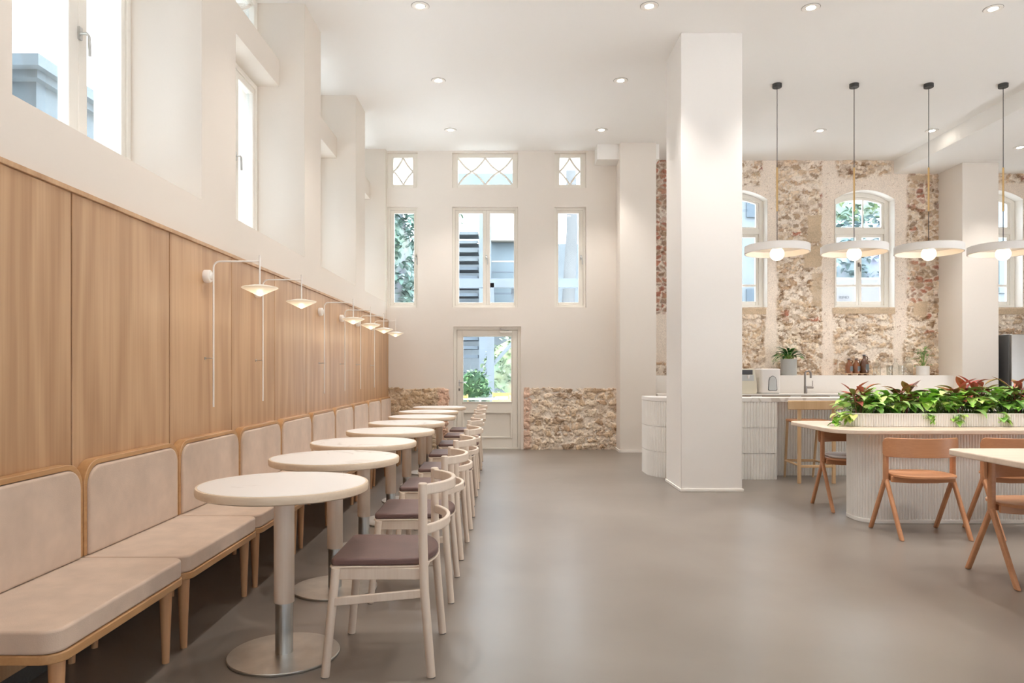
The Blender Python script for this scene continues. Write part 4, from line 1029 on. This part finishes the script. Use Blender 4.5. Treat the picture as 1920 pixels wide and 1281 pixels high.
# appliances on the worktop
def rot(o, a): o.rotation_euler = (0, 0, a)
cm = thing('coffee_machine', 'cream and dark coffee machine half hidden by the column', 'coffee machine', loc=(3.62, 11.15, .892))
sil = [(-.17, .02), (-.16, 0), (.16, 0), (.175, .03), (.165, .18), (.135, .36), (.12, .385), (-.12, .385), (-.17, .36)]
obj('body', MB().prism(sil, -.14, .14, m=lambda x, z, y: (x, y, z)), M_cream, cm, bevel=.012, seg=3)
obj('display', MB().box(-.12, .10, -.146, -.139, .295, .365), M_dplast, cm, bevel=.004)
obj('spout', MB().tube([(.03, -.15, .285), (.03, -.155, .235)], [.018, .012], 12), M_pot, cm)
obj('drip_panel', MB().box(-.13, .12, -.146, -.139, .20, .29), M_gplast, cm, bevel=.003)
rc = thing('rice_dispenser', 'white rounded countertop appliance with an oval window beside the coffee machine', 'appliance', loc=(4.0, 11.17, .892))
obj('body', MB().prism(rrect(-.165, .165, -.15, .15, .06, 6), .012, .385), M_wplast, rc, bevel=.02, seg=4)
obj('foot_ring', MB().prism(rrect(-.15, .15, -.135, .135, .05, 6), 0, .014), M_gplast, rc)
ov = [(-.062, .07), (-.05, .055), (.05, .055), (.062, .07), (.055, .20), (.042, .245), (.0, .27), (-.042, .245), (-.055, .20)]
obj('window_rim', MB().prism([(x*1.14+.03, (z-.16)*1.08+.16) for x, z in ov], -.156, -.149, m=lambda x, z, y: (x, y, z)), M_dplast, rc, bevel=.002)
obj('oval_window', MB().prism([(x+.03, z) for x, z in ov], -.160, -.154, m=lambda x, z, y: (x, y, z)), M_gplast, rc, bevel=.003)
fc = thing('kitchen_tap', 'gunmetal arched kitchen tap on the white worktop', 'tap', loc=(4.60, 11.2, .892))
obj('spout', MB().tube([(0, 0, 0), (0, 0, .28)]+[(.045-.045*math.cos(a), 0, .30+.05*math.sin(a)) for a in np.linspace(0, PI, 12)]+[(.09, 0, .24)], .015, 14), M_gun, fc)
obj('base', MB().tube([(0.008, 0, 0), (0.008, 0, .115)], .024, 16), M_gun, fc)
obj('lever', MB().tube([(0, 0, .095), (.125, 0, .095)], .019, 12).tube([(.115, 0, .10), (.118, 0, .20)], .005, 8), M_gun, fc)
# fridge
fr = thing('refrigerator', 'tall stainless steel double refrigerator beside the cream pier', 'refrigerator', loc=(0, 0, 0))
obj('cabinet', MB().box(7.80, 8.72, 11.24, 11.86, .02, 1.815), M_frd, fr, bevel=.006)
for a, b in ((7.80, 8.255), (8.265, 8.72)):
    d = obj('door', MB().box(a, b, 11.18, 11.235, .06, 1.81), M_fr, fr, bevel=.008, seg=3)
    hx = b-.05 if a < 8 else a+.05
    obj('door_handle', MB().tube([(hx, 11.18, .75), (hx, 11.14, .78), (hx, 11.14, 1.4), (hx, 11.18, 1.43)], .009, 8), M_steel, d)

# ---------------------------------------------------------------- outside
def emat(n, c): return mat(n, c, .8, var=.1, vscale=1.5)
E_ground = emat('terrace_paving', (.72, .71, .69)); E_blocker = emat('blocker_render', (.11, .125, .14)); E_blue = emat('blue_grey_render', (.10, .13, .148)); E_blued = emat('slate_blue', (.05, .068, .085)); E_pale = emat('pale_render', (.105, .122, .133))
E_tan = emat('pale_wall', (.24, .22, .19)); E_post = emat('galvanised_post', (.11, .13, .15)); E_yel = emat('yellow_paint', (.45, .31, .09)); E_white = emat('white_furniture', (.42, .42, .42)); E_stair = emat('stair_steel', (.065, .082, .10))
struct('ground', MB().box(-40, 40, 12.6, 60, -.25, -.02).box(-40, -2.62, -6, 12.6, -.25, -.02).box(9.42, 40, -6, 12.6, -.25, -.02).box(-40, 40, -30, -6, -.25, -.02), E_ground, smooth=False)
def part(n, mb, m, r, **k): return obj(n, mb, m, r, **k)
def windows(root, x, ys, zs, w, h):
    for y in ys:
        for z in zs: part('window', MB().box(x-.02, x+.04, y, y+w, z, z+h), E_blued, root)
b1 = thing('apartment_building', 'pale blue building with stepped cornice outside the nearest tall window', 'building')
part('wall', MB().box(-15, -9, 13.7, 19, 0, 6.75), E_blue, b1); part('cornice', MB().box(-15.2, -8.85, 13.5, 19.1, 6.75, 6.9).box(-15.3, -8.7, 13.3, 19.2, 6.9, 7.12), E_blue, b1)
part('ledge', MB().box(-15, -8.9, 13.6, 19, 5.2, 5.35), E_pale, b1); windows(b1, -9, (14.4, 16.0, 17.4), (3.2, 5.7), .7, .9)
b2 = thing('apartment_building', 'blue grey building with flat roof behind the first one outside the left windows', 'building')
part('wall', MB().box(-16, -7.5, 24, 36, 0, 9.6), E_blue, b2); part('roof', MB().box(-16.3, -7.2, 23.6, 36, 9.6, 10.1), E_pale, b2); part('chimney', MB().box(-13, -12.2, 25, 26, 10.1, 11.2), E_blue, b2)
for x in (-14.5, -12.7, -10.8): part('window', MB().box(x, x+1, 23.95, 24.05, 5.5, 8), E_blued, b2)
for k, (lb, bx) in enumerate((('long unseen block added left of the frame to cut sky light', (-14, -7.5, -9, 10.5, 0, 10.5)), ('low grey block added behind the camera to cut sky light', (-8, 16, -20, -14, 0, 8)), ('grey block added on the right, outside the frame, to cut sky light', (19, 24, -12, 12, 0, 8)))):
    bb = thing('apartment_building', lb, 'building'); part('wall', MB().box(*bx), E_blocker, bb)  # unseen blocks added to keep low sky light off the windows
# stair building opposite the far wall
b3 = thing('stair_building', 'pale building with a steel slatted outdoor stair seen through the centre window', 'building')
part('wall', MB().box(-2.6, 3.2, 21, 24, 0, 4.95), E_pale, b3); part('upper_band', MB().box(-1.9, 1.0, 20.6, 21, 6.3, 6.9), E_blue, b3)
part('parapet', MB().box(-.55, .6, 20.5, 20.9, 4.96, 6.2), E_tan, b3)
part('dark_cladding', MB().box(-.55, .55, 20.75, 20.98, 3.2, 4.95), E_blue, b3)
for k in range(15): part('stair_slat', MB().box(-1.8, -.85, 19.6, 20.3, 1.6+k*.24, 1.68+k*.24), E_stair if k < 11 else E_pale, b3)
part('post', MB().box(-.82, -.5, 19.5, 19.8, 0, 5.9), E_post, b3)
for k in range(7): part('railing_bar', MB().box(-.5, .55, 20.2, 20.24, 2.5+k*.30, 2.54+k*.30), E_stair if k % 2 else E_tan, b3)
b4 = thing('steel_canopy', 'grey steel posts with diagonal braces outside the glazed door', 'canopy')
part('post', MB().box(-.50, -.34, 16.0, 16.16, -.02, 3.2), E_post, b4); part('post', MB().box(.04, .16, 16.2, 16.32, -.02, 3.2), E_post, b4)
part('brace', MB().tube([(-.62, 16.1, 1.1), (.5, 16.1, 2.35)], .045, 6), E_post, b4)
part('beam', MB().box(-2.0, 2.5, 16.0, 16.2, 3.1, 3.3), E_post, b4)
def shrub(name, lb, cat, c, r, n, cols, seed, L_=.10, grp=None, trunk=True):
    R = random.Random(seed); t = thing(name, lb, cat, loc=c, group=grp); fo = MB()
    for i in range(n):
        v = Vector((R.gauss(0, 1), R.gauss(0, 1), R.gauss(0, 1))).normalized()*(R.random()**.4)
        p = Vector((v.x*r[0], v.y*r[1], v.z*r[2]+r[2])); col = R.choice(cols); k = R.uniform(.8, 1.2)
        leaf(fo, p, R.uniform(0, 2*PI), R.uniform(-.8, .8), L_*R.uniform(.7, 1.3), L_*.6, .8, tuple(min(q*k*.95, .8) for q in col), 'oval')
    obj('foliage', fo, M_out, t)
    core = MB(); core.lathe([(max(math.sin(a), .001), -math.cos(a)) for a in np.linspace(0, PI, 9)], 16); mc = cols[-1]
    core.v = [(x*r[0]*.86, y*r[1]*.8, z*r[2]*.86+r[2]) for x, y, z in core.v]; core.c = [tuple(min(q*(.8+.4*R.random()), .8) for q in mc) for _ in core.v]
    obj('crown', core, M_out, t)
    if trunk: obj('trunk', MB().tube([(0, 0, -c[2]), (0, 0, r[2])], .08, 8), E_stair, t)
M_out = vcol('outdoor_leaf', .7, .1, 10, 0, .2)
shrub('conifer_tree', 'blue green conifer filling the narrow left far window', 'tree', (-2.9, 15.5, .9), (1.0, .7, 2.3), 5200, [(.07, .12, .10), (.11, .17, .15), (.14, .20, .18)], 1, .16)
shrub('leafy_shrub', 'green shrub low behind the door glass', 'shrub', (-.72, 14.2, .45), (.36, .3, .42), 900, [(.07, .15, .05), (.16, .26, .12), (.03, .08, .03)], 2, .09)
shrub('leafy_shrub', 'pale green hedge bush right behind the door glass', 'shrub', (.25, 18.5, .5), (.95, .4, .85), 1300, [(.16, .22, .13), (.22, .26, .17)], 3, .14)
shrub('leafy_tree', 'pale green tree outside the middle arched window', 'tree', (10.4, 23.2, 3.9), (2.0, 1.2, 2.2), 3600, [(.19, .25, .12), (.25, .30, .15), (.12, .18, .12), (.2, .24, .2)], 4, .22)
shrub('leafy_tree', 'bluish shrubbery below the pale tree outside the middle arched window', 'tree', (9.3, 19.0, 2.2), (1.3, 1.0, 1.6), 2600, [(.12, .17, .17), (.17, .22, .22)], 6, .2)
shrub('leafy_tree', 'faint green tree behind the stair building at the centre window', 'tree', (-1.9, 18.3, 4.6), (.8, .6, .8), 700, [(.14, .2, .14), (.2, .26, .2)], 8, .14)
tk = obj('tree_trunk', MB().tube([(1.62, 19, 0), (1.55, 19, 3), (1.66, 19, 5), (1.6, 19, 8)], [.22, .17, .15, .12], 12), emat('pale_bark', (.085, .088, .09)))
tag(tk, 'pale grey tree trunk seen through the narrow right far window', 'tree')
b5 = thing('apartment_building', 'pale building outside the arched window beside the column', 'building')
part('wall', MB().box(5.2, 7.2, 19, 24, 0, 6.2), E_pale, b5)
for z in (2.5, 5.3): part('window', MB().box(6.25, 6.8, 18.95, 19.05, z, z+.9), E_blued, b5)
b6 = thing('apartment_building', 'pale building outside the rightmost arched window', 'building')
part('wall', MB().box(12.2, 15.5, 19, 21, 0, 7.5), E_pale, b6); part('window', MB().box(12.9, 13.4, 18.95, 19.05, 3.3, 4.4), E_blue, b6)
van = thing('delivery_van', 'white van with grey lettering outside the middle arched window', 'van')
part('body', MB().prism([(0, .4), (0, 3.12), (.15, 3.22), (3.2, 3.22), (3.6, 2.9), (4.1, 2.1), (4.9, 1.5), (5.0, .4)], 15.2, 17.0, m=lambda x, z, y: (x+6.4, y, z)), emat('van_paint', (.14, .14, .145)), van, bevel=.05)
for x in (7.3, 10.3): part('wheel', MB().lathe([(0, -.12), (.33, -.12), (.36, 0), (.33, .12), (0, .12)], 24, c=(x, 15.3, .36), m=lambda a, b, c_: (a, c_, b)), E_stair, van)
tx = bpy.data.curves.new('lettering', 'FONT'); tx.body = 'RIMO'; tx.size = .085; tx.extrude = .004; tmp = bpy.data.objects.new('lettering_curve', tx); COL.objects.link(tmp); bpy.context.view_layer.update(); me = bpy.data.meshes.new_from_object(tmp.evaluated_get(bpy.context.evaluated_depsgraph_get())); bpy.data.objects.remove(tmp); to = bpy.data.objects.new('lettering', me); COL.objects.link(to); to.parent = van
to.location = (6.935, 15.14, 2.76); to.rotation_euler = (PI/2, 0, 0); me.materials.clear(); me.materials.append(emat('grey_lettering', (.04, .045, .05)))
# terrace furniture
def tchair(x, y, rz, lb):
    t = thing('folding_chair', lb, 'chair', loc=(x, y, -.02), rz=rz, group='yellow folding chairs on the terrace')
    for s in (-1, 1): part('leg', MB().tube([(.2*s, -.2, 0), (.2*s, .18, .82)], .012, 6), E_yel, t); part('leg', MB().tube([(.19*s, .2, 0), (.19*s, -.18, .46)], .012, 6), E_yel, t)
    part('seat', MB().box(-.2, .2, -.2, .18, .44, .46), E_yel, t); part('backrest', MB().box(-.2, .2, .14, .17, .60, .66).box(-.2, .2, .16, .19, .72, .80), E_yel, t)
tchair(-.93, 13.3, .3, 'yellow folding chair at the left of the door glass'); tchair(-.15, 15.0, 0, 'yellow folding chair centred behind the door glass'); tchair(.22, 13.9, 1.2, 'yellow folding chair at the right of the door glass')
for k, (x, y) in enumerate(((-.55, 13.6), (.05, 14.2))):
    t = thing('terrace_table', ['white terrace table at left behind the door glass', 'white terrace table at right behind the door glass'][k], 'table', loc=(x, y, -.02), group='white terrace tables')
    part('tabletop', MB().box(-.33, .33, -.3, .3, .72, .745), E_white, t); part('post', MB().tube([(0, 0, 0), (0, 0, .72)], .02, 8), E_white, t); part('base', MB().lathe([(0, 0), (.2, 0), (.2, .02), (0, .02)], 24), E_white, t)
